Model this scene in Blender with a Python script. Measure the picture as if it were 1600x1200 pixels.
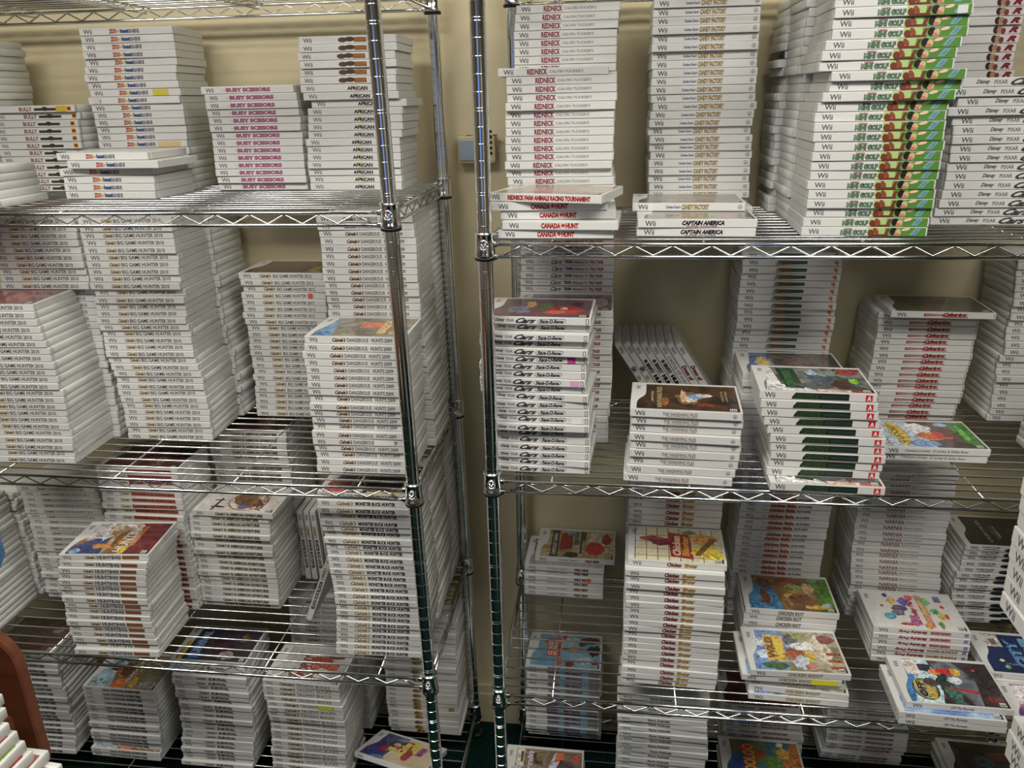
import bpy, bmesh, math, random
import numpy as np
from mathutils import Vector, Matrix

scene = bpy.context.scene
C = scene.collection
for o in list(bpy.data.objects): bpy.data.objects.remove(o)

# ------------------------------------------------------------------ camera
cam = bpy.data.cameras.new('camera'); cam.sensor_width = 36; cam.lens = 27.7642
co = bpy.data.objects.new('camera', cam); C.objects.link(co)
co.matrix_world = Matrix([[0.992518, -0.021749, 0.120148, 0.36174], [0.120333, 0.341021, -0.932322, -1.27695], [-0.020696, 0.939804, 0.341086, 1.668], [0, 0, 0, 1]])
cam.clip_start = .02
scene.camera = co
# ------------------------------------------------------------------ world, lights, exposure
scene.view_settings.view_transform = 'Standard'; scene.view_settings.look = 'None'
scene.view_settings.gamma = 1; scene.view_settings.use_curve_mapping = False
scene.view_settings.exposure = -.1
w = bpy.data.worlds.new('world'); scene.world = w; w.use_nodes = True
w.node_tree.nodes['Background'].inputs[0].default_value = (.95, 1, .97, 1)
w.node_tree.nodes['Background'].inputs[1].default_value = .02
def area(name, loc, size, power, col, rot=(0, 0, 0)):
    l = bpy.data.lights.new(name, 'AREA'); l.shape = 'RECTANGLE'; l.size, l.size_y = size; l.energy = power; l.color = col
    o = bpy.data.objects.new(name, l); C.objects.link(o); o.location = loc; o.rotation_euler = rot
    return o
FIX = [(-.60, -1.0), (.96, -1.0), (-.62, -3.0), (1.6, -3.0)]
WHICH = ['above the left unit', 'above the right unit', 'far behind the viewer on the left', 'far behind the viewer on the right']
for i, (fx, fy) in enumerate(FIX):
    area('ceiling_tube_light', (fx, fy, 2.60), (1.15, .5), (38, 35, 7, 7)[i], (1, .96, .88))

# ------------------------------------------------------------------ helpers
IN = .0254
def lin(c):
    return tuple(((v/255)/12.92 if v/255 <= .04045 else ((v/255+.055)/1.055)**2.4) for v in c)+(1,)
MATS = {}
def mat(name, col, rough=.5, metal=0, coat=0, spec=.5, **k):
    if name in MATS: return MATS[name]
    m = bpy.data.materials.new(name); m.use_nodes = True; b = m.node_tree.nodes['Principled BSDF']
    b.inputs['Base Color'].default_value = lin(col) if max(col) > 1 else tuple(col)+(1,)
    b.inputs['Roughness'].default_value = rough; b.inputs['Metallic'].default_value = metal
    b.inputs['Coat Weight'].default_value = coat; b.inputs['Coat Roughness'].default_value = .12
    b.inputs['Specular IOR Level'].default_value = spec
    MATS[name] = m; return m
def noise_mix(m, c1, c2, scale, rough=None, bump=0, detail=3, stretch=(1, 1, 1), lo=.35, hi=.65):
    nt = m.node_tree; b = nt.nodes['Principled BSDF']
    tc = nt.nodes.new('ShaderNodeTexCoord'); mp = nt.nodes.new('ShaderNodeMapping'); n = nt.nodes.new('ShaderNodeTexNoise')
    mp.inputs['Scale'].default_value = stretch
    n.inputs['Scale'].default_value = scale; n.inputs['Detail'].default_value = detail
    r = nt.nodes.new('ShaderNodeValToRGB'); r.color_ramp.elements[0].position = lo; r.color_ramp.elements[1].position = hi
    r.color_ramp.elements[0].color = lin(c1); r.color_ramp.elements[1].color = lin(c2)
    nt.links.new(tc.outputs['Object'], mp.inputs[0]); nt.links.new(mp.outputs[0], n.inputs['Vector']); nt.links.new(n.outputs['Fac'], r.inputs[0]); nt.links.new(r.outputs[0], b.inputs['Base Color'])
    if bump:
        bp = nt.nodes.new('ShaderNodeBump'); bp.inputs['Strength'].default_value = bump; bp.inputs['Distance'].default_value = .002
        nt.links.new(n.outputs['Fac'], bp.inputs['Height']); nt.links.new(bp.outputs[0], b.inputs['Normal'])
    return m
CHROME = noise_mix(mat('chrome', (.8, .8, .8), .13, 1), (222, 225, 226), (240, 241, 241), 9)
WIRE = mat('zinc wire', (226, 228, 227), .2, 1)
BLACKP = mat('black plastic', (18, 18, 18), .4)
SHELL = noise_mix(mat('white case plastic', (.8, .8, .8), .34), (202, 203, 200), (214, 214, 209), 14)
SHELLB = mat('black case plastic', (25, 27, 28), .35)
PAPER = mat('white sleeve paper', (212, 211, 208), .4, coat=.35)
WALL = noise_mix(mat('wall paint', (.6, .6, .5), .7), (204, 192, 156), (212, 200, 166), 3, bump=.05)
FLOOR = noise_mix(mat('green carpet', (.02, .1, .08), 1, spec=.1), (5, 22, 20), (14, 46, 41), 160, bump=.6)
CEIL = noise_mix(mat('ceiling tile', (.8, .8, .8), .9), (150, 148, 140), (164, 162, 154), 30)
WOOD = noise_mix(mat('red brown wood', (.4, .2, .1), .35, coat=.2), (112, 64, 42), (134, 78, 54), 5, detail=6, stretch=(1, 1, 8))
def ink(c): return mat('ink_%02x%02x%02x' % tuple(c), c, .42, coat=.3)

def link(name, me, parent=None):
    o = bpy.data.objects.new(name, me); C.objects.link(o)
    if parent: o.parent = parent
    return o
def mesh_from(name, v, f, mats, mi=None, smooth=False):
    me = bpy.data.meshes.new(name); me.from_pydata(v, [], f)
    for m in mats: me.materials.append(m)
    if mi is not None: me.polygons.foreach_set('material_index', mi)
    if smooth: me.polygons.foreach_set('use_smooth', [True]*len(f))
    me.update(); return me
class MB:
    def __init__(s): s.v = []; s.f = []; s.mi = []; s.mats = []
    def m(s, mt):
        if mt not in s.mats: s.mats.append(mt)
        return s.mats.index(mt)
    def add(s, v, f, mt):
        b = len(s.v); s.v += [tuple(p) for p in v]; s.f += [tuple(i+b for i in q) for q in f]; s.mi += [s.m(mt)]*len(f)
    def box(s, a, b, mt, bev=0, seg=2):
        bm = bmesh.new(); bmesh.ops.create_cube(bm, size=1)
        for v in bm.verts: v.co = Vector([(a[i]+b[i])/2+v.co[i]*(b[i]-a[i]) for i in range(3)])
        if bev: bmesh.ops.bevel(bm, geom=bm.edges[:], offset=bev, segments=seg, affect='EDGES', profile=.6)
        bm.verts.index_update(); s.add([v.co for v in bm.verts], [[v.index for v in f.verts] for f in bm.faces], mt); bm.free()
    def tube(s, pts, r, mt, n=8):
        pts = [Vector(p) for p in pts]; rings = []
        for i, p in enumerate(pts):
            d = (pts[min(i+1, len(pts)-1)]-pts[max(i-1, 0)]).normalized()
            a = Vector((0, 0, 1)) if abs(d.z) < .9 else Vector((1, 0, 0)); u = d.cross(a).normalized(); w = d.cross(u)
            rings.append([p+(u*math.cos(t)+w*math.sin(t))*r for t in [2*math.pi*k/n for k in range(n)]])
        v = [q for R in rings for q in R]; f = []
        for i in range(len(pts)-1):
            for k in range(n): f.append((i*n+k, i*n+(k+1) % n, (i+1)*n+(k+1) % n, (i+1)*n+k))
        f.append(tuple(range(n))[::-1]); f.append(tuple((len(pts)-1)*n+k for k in range(n)))
        s.add(v, f, mt)
    def lathe(s, prof, mt, n=24, c=(0, 0)):
        v = []; f = []
        for r, z in prof:
            for k in range(n): v.append((c[0]+r*math.cos(2*math.pi*k/n), c[1]+r*math.sin(2*math.pi*k/n), z))
        for i in range(len(prof)-1):
            for k in range(n): f.append((i*n+k, i*n+(k+1) % n, (i+1)*n+(k+1) % n, (i+1)*n+k))
        s.add(v, f, mt)
    def poly(s, pts, mt): s.add(pts, [tuple(range(len(pts)))], mt)
    def mesh(s, name, smooth=False):
        return mesh_from(name, s.v, s.f, s.mats, s.mi, smooth)
    def build(s, name, parent=None, smooth=False): return link(name, s.mesh(name, smooth), parent)
def empty(name, loc=(0, 0, 0), rz=0):
    o = bpy.data.objects.new(name, None); C.objects.link(o); o.location = loc; o.rotation_euler = (0, 0, rz); o.empty_display_size = .05; return o
def tag(o, label=None, cat=None, group=None, kind=None):
    for k, v in (('label', label), ('category', cat), ('group', group), ('kind', kind)):
        if v: o[k] = v
    return o

# text outlines as flat mesh data in a unit box, cached
TXT = {}
def glyphs(text, bold=0., shear=0.):
    k = (text, bold, shear)
    if k not in TXT:
        cu = bpy.data.curves.new('t', 'FONT'); cu.body = text; cu.resolution_u = 2; cu.offset = bold; cu.shear = shear
        o = bpy.data.objects.new('t', cu); C.objects.link(o); bpy.context.view_layer.update()
        me = bpy.data.meshes.new_from_object(o.evaluated_get(bpy.context.evaluated_depsgraph_get()))
        v = np.array([p.co[:2] for p in me.vertices]); f = [tuple(p.vertices) for p in me.polygons]
        bpy.data.objects.remove(o); bpy.data.curves.remove(cu); bpy.data.meshes.remove(me)
        mn, mx = v.min(0), v.max(0); v = (v-mn)/(mx-mn); TXT[k] = (v, f)
    return TXT[k]

# ------------------------------------------------------------------ the room (structure)
YW = .495
def wall(name, a, b, m):
    mb = MB(); mb.box(a, b, m); tag(mb.build(name), kind='structure')
X0, X1, Y0, ZC = -3.2, 4.2, -4.4, 2.68
wall('floor', (X0, Y0, -.05), (X1, YW, 0), FLOOR)
wall('wall_back', (X0, YW, 0), (X1, YW+.1, ZC), WALL)
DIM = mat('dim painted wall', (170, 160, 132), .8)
wall('wall_left', (X0-.1, Y0, 0), (X0, YW, ZC), DIM)
wall('wall_right', (X1, Y0, 0), (X1+.1, YW, ZC), DIM)
mb = MB()
WX0, WX1, WZ0, WZ1 = -1.1, .1, .9, 2.2     # window added in the unseen wall, so the chrome reflects blue
for a, b in (((X0, 0), (WX0, ZC)), ((WX1, 0), (X1, ZC)), ((WX0, 0), (WX1, WZ0)), ((WX0, WZ1), (WX1, ZC))):
    mb.box((a[0], Y0-.1, a[1]), (b[0], Y0, b[1]), DIM)
tag(mb.build('wall_front'), kind='structure')
wall('ceiling', (X0, Y0, ZC), (X1, YW, ZC+.1), CEIL)
mb = MB(); mb.box((X0, YW-.014, 0), (X1, YW, .098), WALL, .002); mb.box((X0, YW-.009, .098), (X1, YW, .125), WALL, .003)
tag(mb.build('baseboard_back'), kind='structure')
mb = MB(); g = mat('added window glass', (130, 165, 230), .05)
WHT = mat('white window paint', (225, 225, 220), .4)
for a, b in (((WX0, WZ0), (WX1, WZ0+.05)), ((WX0, WZ1-.05), (WX1, WZ1)), ((WX0, WZ0), (WX0+.05, WZ1)), ((WX1-.05, WZ0), (WX1, WZ1)), ((-.52, WZ0), (-.48, WZ1))):
    mb.box((a[0], Y0-.06, a[1]), (b[0], Y0+.01, b[1]), WHT, .004)
win = tag(mb.build('added_window_1'), kind='structure')  # frame of the added window, out of view
mb = MB(); gl = mat('added blue glow', (70, 110, 200), .1)
b_ = gl.node_tree.nodes['Principled BSDF']; b_.inputs['Emission Color'].default_value = (.16, .32, .85, 1); b_.inputs['Emission Strength'].default_value = 1.2
mb.box((WX0+.05, Y0-.055, WZ0+.05), (WX1-.05, Y0-.05, WZ1-.05), gl); mb.build('pane', win)  # glowing pane, made up to put blue stripes in the chrome
mb = MB(); mb.box((1.2, Y0, 0), (2.1, Y0+.04, 2.05), WOOD, .004); tag(mb.build('added_door_1'), kind='structure')  # brown door added out of view as a colour for the chrome to reflect
# light fittings around the lamps
for wi, (fx, fy) in enumerate(FIX):
    mb = MB(); mb.box((fx-.62, fy-.27, 2.63), (fx+.62, fy+.27, ZC), WHT, .01)
    tag(mb.build('ceiling_light'), 'white ceiling light fitting '+WHICH[wi], 'light', 'ceiling light fittings')

# ------------------------------------------------------------------ chrome wire shelving
HT = lambda i: (60-i)*IN
DEP, LEN, LENL = .4325, 1.194, 1.499
def post_mesh():
    prof = [(0, 0.012), (.0085, 0.012), (.0085, .03), (.0125, .032)]
    top = 74*IN; z = 1
    dbl = {-10, -5, 0, 5, 10, 15, 20, 27, 32, 37, 42, 47, 52}
    for k in range(2, 74):
        zz = k*IN; i = 60-k
        for off in ((-.0022, .0022) if i in dbl else (0,)):
            c = zz+off
            prof += [(.0125, c-.0009), (.0116, c-.0003), (.0116, c+.0003), (.0125, c+.0009)]
    prof += [(.0125, top), (.0135, top+.001), (.0135, top+.006), (0, top+.009)]
    mb = MB(); mb.lathe(prof, CHROME, 28); return mb.mesh('post', False)
def post_foot():
    mb = MB(); mb.lathe([(0, 0), (.017, 0), (.017, .008), (.009, .012), (.006, .03), (0, .03)], BLACKP, 20); return mb.mesh('foot')
PM, PF = post_mesh(), post_foot()
for p in PM.polygons: p.use_smooth = True
PM.update()
def shade_sharp(me, ang=.6):
    bm = bmesh.new(); bm.from_mesh(me)
    for e in bm.edges:
        if len(e.link_faces) == 2 and e.calc_face_angle(0) > ang: e.smooth = False
    bm.to_mesh(me); bm.free()
shade_sharp(PM, .35)
def collar_mesh():
    mb = MB(); mb.lathe([(.0128, .0), (.0158, 0), (.0168, -.0015), (.0168, -.004), (.0160, -.006), (.0166, -.034), (.0176, -.036), (.0176, -.040), (.0130, -.041)], CHROME, 28)
    e = [(math.cos(t)*.0075, -.0168-.0006, -.019+math.sin(t)*.0075) for t in [2*math.pi*k/16 for k in range(17)]]
    mb.tube([Vector(p) for p in e], .0009, CHROME, 6)
    mb.tube([(-.004, -.0175, -.016), (0, -.0178, -.023), (.004, -.0175, -.016)], .0008, CHROME, 6)
    return mb.mesh('collar', True)
def clip_mesh():
    mb = MB(); mb.lathe([(.0126, -.039), (.0172, -.0405), (.0176, -.042), (.0170, -.0455), (.0126, -.0465)], BLACKP, 24); return mb.mesh('sleeve_clip', True)
CM, KM = collar_mesh(), clip_mesh()
def shelf_meshes(L, D=DEP, nsup=5, trussed=False, mirror=False):
    H2 = .0205
    fr = MB()
    for y in (0, D):
        for z in (0, -H2): fr.tube([(.0155, y, z), (L-.0155, y, z)], .0032, CHROME)
    for x in (0, L):
        for z in (0, -H2): fr.tube([(x, .0155, z), (x, D-.0155, z)], .0032, CHROME)
    for x in (.018, L-.018):
        for y in (0, D):
            for z in (0, -H2): fr.box((x-.004, y-.0042, z-.0042), (x+.004, y+.0042, z+.0042), CHROME, .0012)
    tr = []
    def zig(n0, fn, total):
        P = .0605; pts = []; k = 0; x = .030
        top = False
        while x < total-.028:
            pts.append(fn(x, -.0025 if top else -H2+.0025)); top = not top; x += P/2
        tr.append(MB()); tr[-1].tube(pts, .0018, WIRE, 6)
    for y in (0, D): zig(0, lambda x, z, y=y: ((L-x) if mirror else x, y, z), L)
    for x in (0, L): zig(0, lambda s, z, x=x: (x, s, z), D)
    dk = MB()
    ys = [.0, .022, .046]+[.046+.0325*k for k in range(1, 12)]
    for y in ys[1:]:
        if y < D-.008: dk.tube([(.004, y, .004), (L-.004, y, .004)], .0019, WIRE, 6)
    sps = []
    for k in range(nsup):
        sp = MB(); sps.append(sp)
        x = .108+.2445*k
        if mirror: x = L-x
        sp.tube([(x, .0, .0008), (x, D, .0008)], .0017, WIRE, 6)
        if not trussed: continue
        sp.tube([(x, .02, -.011), (x, D-.02, -.011)], .0015, WIRE, 6)
        q = [(x, .02+.03*j, 0 if j % 2 else -.010) for j in range(14) if .02+.03*j < D-.01]
        sp.tube(q, .0010, WIRE, 5)
    return [fr.mesh('frame', True), [t.mesh('truss_wire', True) for t in tr], dk.mesh('deck_wires', True), [t.mesh('support_wire', True) for t in sps]]
SM = shelf_meshes(LEN), shelf_meshes(LEN, trussed=True)
SML = shelf_meshes(LENL, nsup=6, mirror=True), shelf_meshes(LENL, nsup=6, trussed=True, mirror=True)
def unit(label, x0, idxs, lean=0., L=LEN, D=DEP, sms=SM, loc=(0, 0), rz=0, ctop=.64):
    u = empty('wire_shelving_unit', (loc[0], loc[1], 0), rz); tag(u, label, 'shelving unit')
    for px in (x0, x0+L):
        for py in (0, D):
            p = link('post', PM, u); p.location = (px+lean*(0-1.668), py, 0); p.rotation_euler = (0, math.atan(lean), 0)
            link('foot', PF, p)
    for i in idxs:
        h = HT(i); dx = lean*(h-1.668)
        sm = sms[i < -5]
        s = link('wire_shelf', sm[0], u); s.location = (x0+dx, 0, h)
        link('deck_wires', sm[2], s)
        for me in sm[1]: link('truss_wire', me, s)
        for me in sm[3]: link('support_wire', me, s)
        for px in (0, L):
            for py in (0, D):
                c = link('collar', CM, s); c.location = (px, py, ctop*IN)
                if py: c.rotation_euler = (0, 0, math.pi)
                k = link('sleeve_clip', KM, s); k.location = (px, py, ctop*IN)
    return u
unit('left chrome wire shelving unit loaded with hunting game cases', -LENL, (-13.1, 1.14, 21.14, 38.14, 56.4), lean=-.0129, ctop=.64, L=LENL, sms=SML)
unit('right chrome wire shelving unit loaded with cartoon and racing game cases', .1577, (-13.25, 3.18, 20.18, 39.18, 56.4), lean=.0003, ctop=.78)

# ------------------------------------------------------------------ wall thermostat
tx0, tx1, tz0, tz1 = (0.0308, 0.112, 1.5358, 1.5935)
BEIGE = mat('beige plastic', (196, 184, 140), .5)
mb = MB(); mb.box((tx0, YW-.032, tz0), (tx1, YW, tz1), BEIGE, .005)
t = tag(mb.build('thermostat'), 'beige wall thermostat with blue-grey panel seen between the two units', 'thermostat')
mb = MB(); mb.box((tx0+.004, YW-.036, tz0+.006), (tx0+.044, YW-.031, tz1-.008), mat('blue grey panel', (150, 162, 176), .35), .002); mb.build('front_panel', t)
mb = MB()
for k in range(5): mb.box((tx1-.012, YW-.0335, tz0+.018+k*.011), (tx1-.006, YW-.031, tz0+.024+k*.011), BLACKP)
for k in range(5): mb.box((tx0+.02+k*.014, YW-.03, tz1-.001), (tx0+.03+k*.014, YW-.02, tz1+.0006), BLACKP)
mb.build('vent_slots', t)
cx, cz0, cz1 = (0.0607, 1.0, 1.059)
mb = MB(); mb.box((cx, YW-.012, cz0), (cx+.008, YW, cz1), WHT, .002); mb.box((cx-.003, YW-.016, cz0), (cx+.006, YW, cz0+.03), WHT, .002)
tag(mb.build('cable_clip'), 'small white cable clip on the wall behind the centre post', 'cable clip')

# ------------------------------------------------------------------ game cases
# local frame: x along the spine (0-190 mm), y away from the spine (0-135 mm), z up (14 mm)
W, DD, TH = .190, .135, .014
def shell_mesh(mt):
    mb = MB()
    mb.box((.0004, .0, .0), (W-.0004, .011, TH), mt, .0015)
    mb.box((0, .0112, 0), (W, DD, TH), mt, .0008, 1)
    mb.box((.001, .0105, .0008), (W-.001, .0125, TH-.0008), mt)
    return mb.mesh('case_shell')
SHM = {'white': shell_mesh(SHELL), 'black': shell_mesh(SHELLB)}
G = (128, 126, 124)
# spine designs: ('t', text, x0, x1, z0, z1, colour, bold, shear) | ('r', x0, x1, z0, z1, colour[, slant]) | ('e', cx, cz, rx, rz, colour)
WII = ('t', 'Wii', 10, 26, 3.4, 11, (112, 112, 112), .0, 0)
CAB = lambda a, b, c=(158, 124, 48): ('t', "Cabela's", a, b, 3.6, 11.0, c, .03, .45)
SP = {
 'plainwhite': [], 'plainwii': [WII],
 'gn': [WII, ('t', 'GN', 62, 74, 2, 12, (60, 60, 60), .05, 0), ('e', 90, 6, 6, 4, (170, 150, 90))],
 'bold': [WII, ('e', 46, 7, 4, 4, (60, 60, 60)), ('t', 'BEASTLY', 52, 78, 3, 11, (70, 70, 70), .08, 0), ('t', 'HUNT', 82, 120, 3, 11.4, (30, 30, 30), .08, 0)],
 'castle': [WII, ('t', 'CASTLE OF SHIKIGAMI', 34, 130, 4, 10, (110, 110, 110), 0, 0)],
 'script': [WII, ('t', 'Dawn of', 56, 96, 2.6, 11.6, (140, 60, 56), .05, .3)],
 'bully': [('t', 'Wii', 10, 25, 3.4, 10.6, G, 0, 0), ('t', 'BULLY', 68, 97, 3.2, 10.6, (150, 92, 58), .02, 0), ('r', 101, 150, 3.6, 8.6, (62, 50, 40)), ('e', 125, 7, 7, 4.2, (62, 50, 40)), ('r', 173, 183, 2.6, 11, (216, 140, 40)), ('t', 'M', 175, 181, 4, 9.5, (90, 50, 20), .02, 0)],
 'bash': [('t', 'Wii', 9, 27, 3.0, 11, (104, 104, 104), 0, 0), ('t', 'ZOO', 61, 77, 3, 11.4, (206, 84, 54), .07, .1), ('t', 'ZOO', 62, 76, 4.6, 9.8, (222, 130, 84), .0, .1), ('e', 80, 6.4, 3.6, 2.2, (206, 168, 70)), ('t', 'huut', 84, 101, 3.6, 11, (44, 78, 140), .05, 0), ('t', 'BASH!', 101, 122, 3.4, 10.8, (70, 62, 90), .06, 0), ('t', 'BASH!', 101.6, 121.4, 4.2, 10.2, (206, 202, 210), -.015, 0)],
 'scissors': [('t', 'Wii', 10, 27, 3.2, 10.8, (120, 110, 116), 0, 0), ('t', 'BUSY SCISSORS', 52, 143, 3.2, 10.6, (196, 104, 148), .055, 0), ('r', 46, 54, 6, 7, (150, 150, 150), .5)],
 'african': [('t', 'Wii', 11, 28, 3.2, 10.6, G, 0, 0), ('t', 'AFRICAN', 93, 133, 3.4, 9.4, (34, 32, 30), .035, 0), ('r', 108, 134, 2.0, 2.7, (60, 56, 50)), ('r', 100, 114, 10.6, 12.4, (222, 190, 110))],
 'swamp': [('t', 'Wii', 9, 26, 3.2, 10.8, (104, 104, 104), 0, 0), ('e', 86, 6.6, 9, 4.6, (84, 62, 38)), ('e', 100, 7.6, 10, 4.4, (70, 52, 34)), ('r', 108, 132, 2.4, 10.6, (110, 62, 30)), ('t', 'SWAMP', 109, 131, 3.4, 9.6, (212, 138, 56), .02, .1)],
 'redneck': [('t', 'Wii', 10, 27, 3.2, 11, (92, 92, 92), 0, 0), ('t', 'REDNECK', 51, 86, 2.6, 11.6, (158, 40, 40), .025, 0), ('t', "CALVIN TUCKER'S", 89, 147, 5, 9, (170, 162, 156), .01, .15)],
 'racing': [('t', 'Wii', 2, 17, 3.2, 11, (92, 92, 92), 0, 0), ('t', 'REDNECK FARM ANIMALS RACING TOURNAMENT', 31, 171, 3.2, 10.6, (186, 40, 46), .05, 0)],
 'canada': [('t', 'Wii', 12, 28, 3.2, 10.8, (92, 92, 92), 0, 0), ('t', 'CANADA', 65, 97, 2.8, 11, (196, 46, 42), .045, 0), ('t', 'HUNT', 105, 126, 2.8, 11, (196, 46, 42), .045, 0), ('leaf', 101, 7, 4.0, (196, 46, 42))],
 'candy': [('t', 'Wii', 10, 27, 3.2, 11, (80, 82, 84), 0, 0), ('t', "Candace Kane's", 57, 82, 5, 9.4, (92, 104, 160), .02, .1), ('t', 'CANDY FACTORY', 84, 130, 2.8, 11.2, (122, 92, 48), .05, .1), ('t', 'CANDY FACTORY', 84.6, 129.4, 3.6, 10.4, (206, 172, 96), .005, .1), ('ring', 181, 7, 3.8, (60, 66, 86))],
 'captain': [('t', 'Wii', 12, 29, 3.0, 11, (92, 92, 92), 0, 0), ('t', 'CAPTAIN AMERICA', 71, 138, 4.2, 11, (38, 36, 44), .05, .3), ('t', 'SUPER SOLDIER', 78, 128, 1.6, 3.2, (160, 60, 60), .02, 0)],
 'golf': [('t', 'Wii', 11, 27, 3.4, 10.8, (104, 100, 100), 0, 0), ('t', 'CARNIVAL', 64, 78, 9.6, 12.6, (160, 60, 60), .03, 0), ('t', 'MINI GOLF', 60, 99, 1.8, 10, (36, 70, 44), .085, 0), ('t', 'MINI GOLF', 61, 98, 2.8, 9.4, (156, 190, 150), -.02, 0),
          ('r', 100, 128, .5, 13.5, (168, 196, 122)), ('r', 126, 187, .5, 13.5, (104, 150, 66)), ('r', 150, 187, .5, 13.5, (80, 130, 50)),
          ('e', 106, 5, 5, 6, (112, 52, 36), .5), ('e', 113, 8, 3.4, 6.4, (136, 70, 46), .6), ('r', 104, 132, .5, 3.4, (104, 46, 34)), ('r', 127, 132, 2, 12, (112, 50, 36), .4),
          ('e', 139, 7.5, 5.6, 6.2, (26, 24, 22)), ('e', 146, 6.6, 4.4, 4.8, (206, 172, 134)), ('e', 144, 3.4, 3.8, 2.6, (190, 120, 100)), ('e', 157, 11, 6.5, 2, (236, 190, 170), .2), ('r', 167, 176, 2.5, 12.6, (120, 158, 176), .8), ('r', 170, 174, 4, 11, (90, 130, 150), .8)],
 'cars': [('t', 'Wii', 14, 31, 3.2, 10.8, (92, 92, 92), 0, 0), ('t', 'Disney', 57, 78, 3.4, 11, (96, 96, 98), .02, .35), ('t', 'PIXAR', 84, 104, 4.4, 10, (110, 110, 112), .0, 0), ('t', 'Cars', 108, 152, 2.0, 12.4, (74, 74, 76), .03, .7)],
 'redr': [WII, ('e', 148, 7, 5, 6, (52, 36, 30)), ('e', 154, 7, 5, 5.6, (176, 130, 100)), ('e', 162, 5, 5, 4, (90, 54, 44)), ('r', 158, 186, .5, 13, (214, 206, 208)), ('e', 160, 5, 4, 5, (110, 60, 50)), ('t', 'R', 168, 184, 2.4, 11.4, (150, 34, 44), .05, .4)],
 'carsrace': [('t', 'Wii', 2, 10, 3.2, 10.8, (92, 92, 92), 0, 0), ('t', 'Disney', 25, 42, 4, 11, (80, 80, 82), .02, .35), ('t', 'PIXAR', 45, 58, 5, 9.6, (100, 100, 104), .0, 0), ('t', 'Cars', 60, 96, 2.6, 12, (60, 60, 64), .03, .7), ('pill', 98, 147, 2.4, 11.4, (64, 66, 72)), ('t', 'Race-O-Rama', 102, 143, 3.8, 10, (60, 62, 70), .03, .3), ('r', 181, 186, 2, 12, (60, 60, 60)), ('r', 182, 185, 3, 11, (214, 212, 208))],
 'tater': [WII, ('t', 'Disney PIXAR', 35, 55, 5.4, 8.4, (178, 176, 176), 0, 0), ('t', 'Cars', 62, 85, 3, 11.4, (120, 112, 116), .02, .6), ('t', 'TOON', 90, 105, 4, 10, (46, 44, 46), .06, 0), ('t', "Mater's", 107, 137, 4, 9.6, (186, 164, 124), .03, .2), ('t', 'TALL TALES', 140, 167, 4, 9.6, (158, 50, 58), .04, 0)],
 'vanish': [('t', 'Wii', 9, 26, 3.2, 10.8, (88, 88, 90), 0, 0), ('t', 'THE VANISHING FILES', 56, 115, 4, 9.4, (120, 104, 98), .0, 0), ('r', 62, 114, 2.2, 3.0, (150, 60, 60), .3), ('ring', 177, 7, 3.6, (52, 58, 84))],
 'leaf': [('t', 'Wii', 13, 30, 3, 10.8, (96, 96, 100), 0, 0), ('e', 72, 7, 6, 4.6, (110, 116, 108)), ('e', 68, 4, 4, 3, (150, 152, 148)), ('quad', 72, 124, 2.4, 11.4, (48, 84, 56)), ('e', 84, 6.6, 12, 4.0, (146, 108, 48)), ('t', 'SPORTS', 76, 96, 4, 9.4, (84, 60, 30), .03, .2), ('e', 178, 8, 4, 3.4, (196, 120, 70)), ('e', 180, 5, 2, 3, (190, 110, 64))],
 'cent': [('t', 'Wii', 9, 26, 3, 10.8, (96, 96, 96), 0, 0), ('quad2', 53, 145, 1.6, 12, (22, 34, 26)), ('t', 'CENTIPEDE', 57, 98, 3, 10.4, (66, 98, 44), .0, .3), ('t', 'INFESTATION', 101, 143, 4, 9, (54, 82, 70), .02, 0), ('r', 171, 182, 1.6, 11.6, (196, 40, 44)), ('t', 'A', 173.5, 180, 3, 10, (232, 222, 220), .03, 0)],
 'transf': [('t', 'Wii', 11, 28, 3, 10.6, (86, 86, 88), 0, 0), ('quad', 60, 98, 3.6, 10, (150, 50, 44)), ('t', 'TRANSFORMERS', 62, 93, 4.8, 8.6, (216, 186, 176), .03, 0), ('t', 'Cybertron', 95, 142, 3, 12, (164, 50, 42), .07, .3), ('r', 94, 140, 2.2, 4.4, (164, 50, 42), .4), ('r', 185.6, 186.6, 2, 12, (110, 70, 66))],
 'champ': [('t', 'Wii', 12, 29, 3.2, 10.8, (88, 88, 90), 0, 0), ('t', 'Champion Jockey:', 40, 86, 4.4, 9.8, (96, 96, 100), 0, .3), ('t', 'G1 Jockey & Gallop Racer', 89, 152, 4.4, 9.8, (96, 96, 100), 0, .3)],
 'bgh10': [('t', 'Wii', 10, 28, 3, 10.8, (116, 114, 110), 0, 0), CAB(47, 70), ('t', 'BIG GAME HUNTER 2010', 72, 168, 3.4, 10.4, (62, 56, 50), .0, 0)],
 'bgh12': [('t', 'Wii', 10, 28, 3, 10.8, (116, 114, 110), 0, 0), CAB(48, 74), ('t', 'BIG GAME HUNTER 2012', 78, 164, 3.4, 10.2, (88, 80, 70), .0, 0)],
 'hunt09': [('t', 'Wii', 9, 25, 3, 11, (104, 102, 98), 0, 0), CAB(53, 79, (120, 84, 34)), ('t', 'DANGEROUS', 81, 121, 3.6, 10.4, (64, 56, 48), .0, 0), ('t', 'HUNTS', 127, 149, 3.6, 10.4, (64, 56, 48), .0, 0), ('t', '2009', 151, 166, 3.6, 10.2, (64, 56, 48), .0, 0)],
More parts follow.
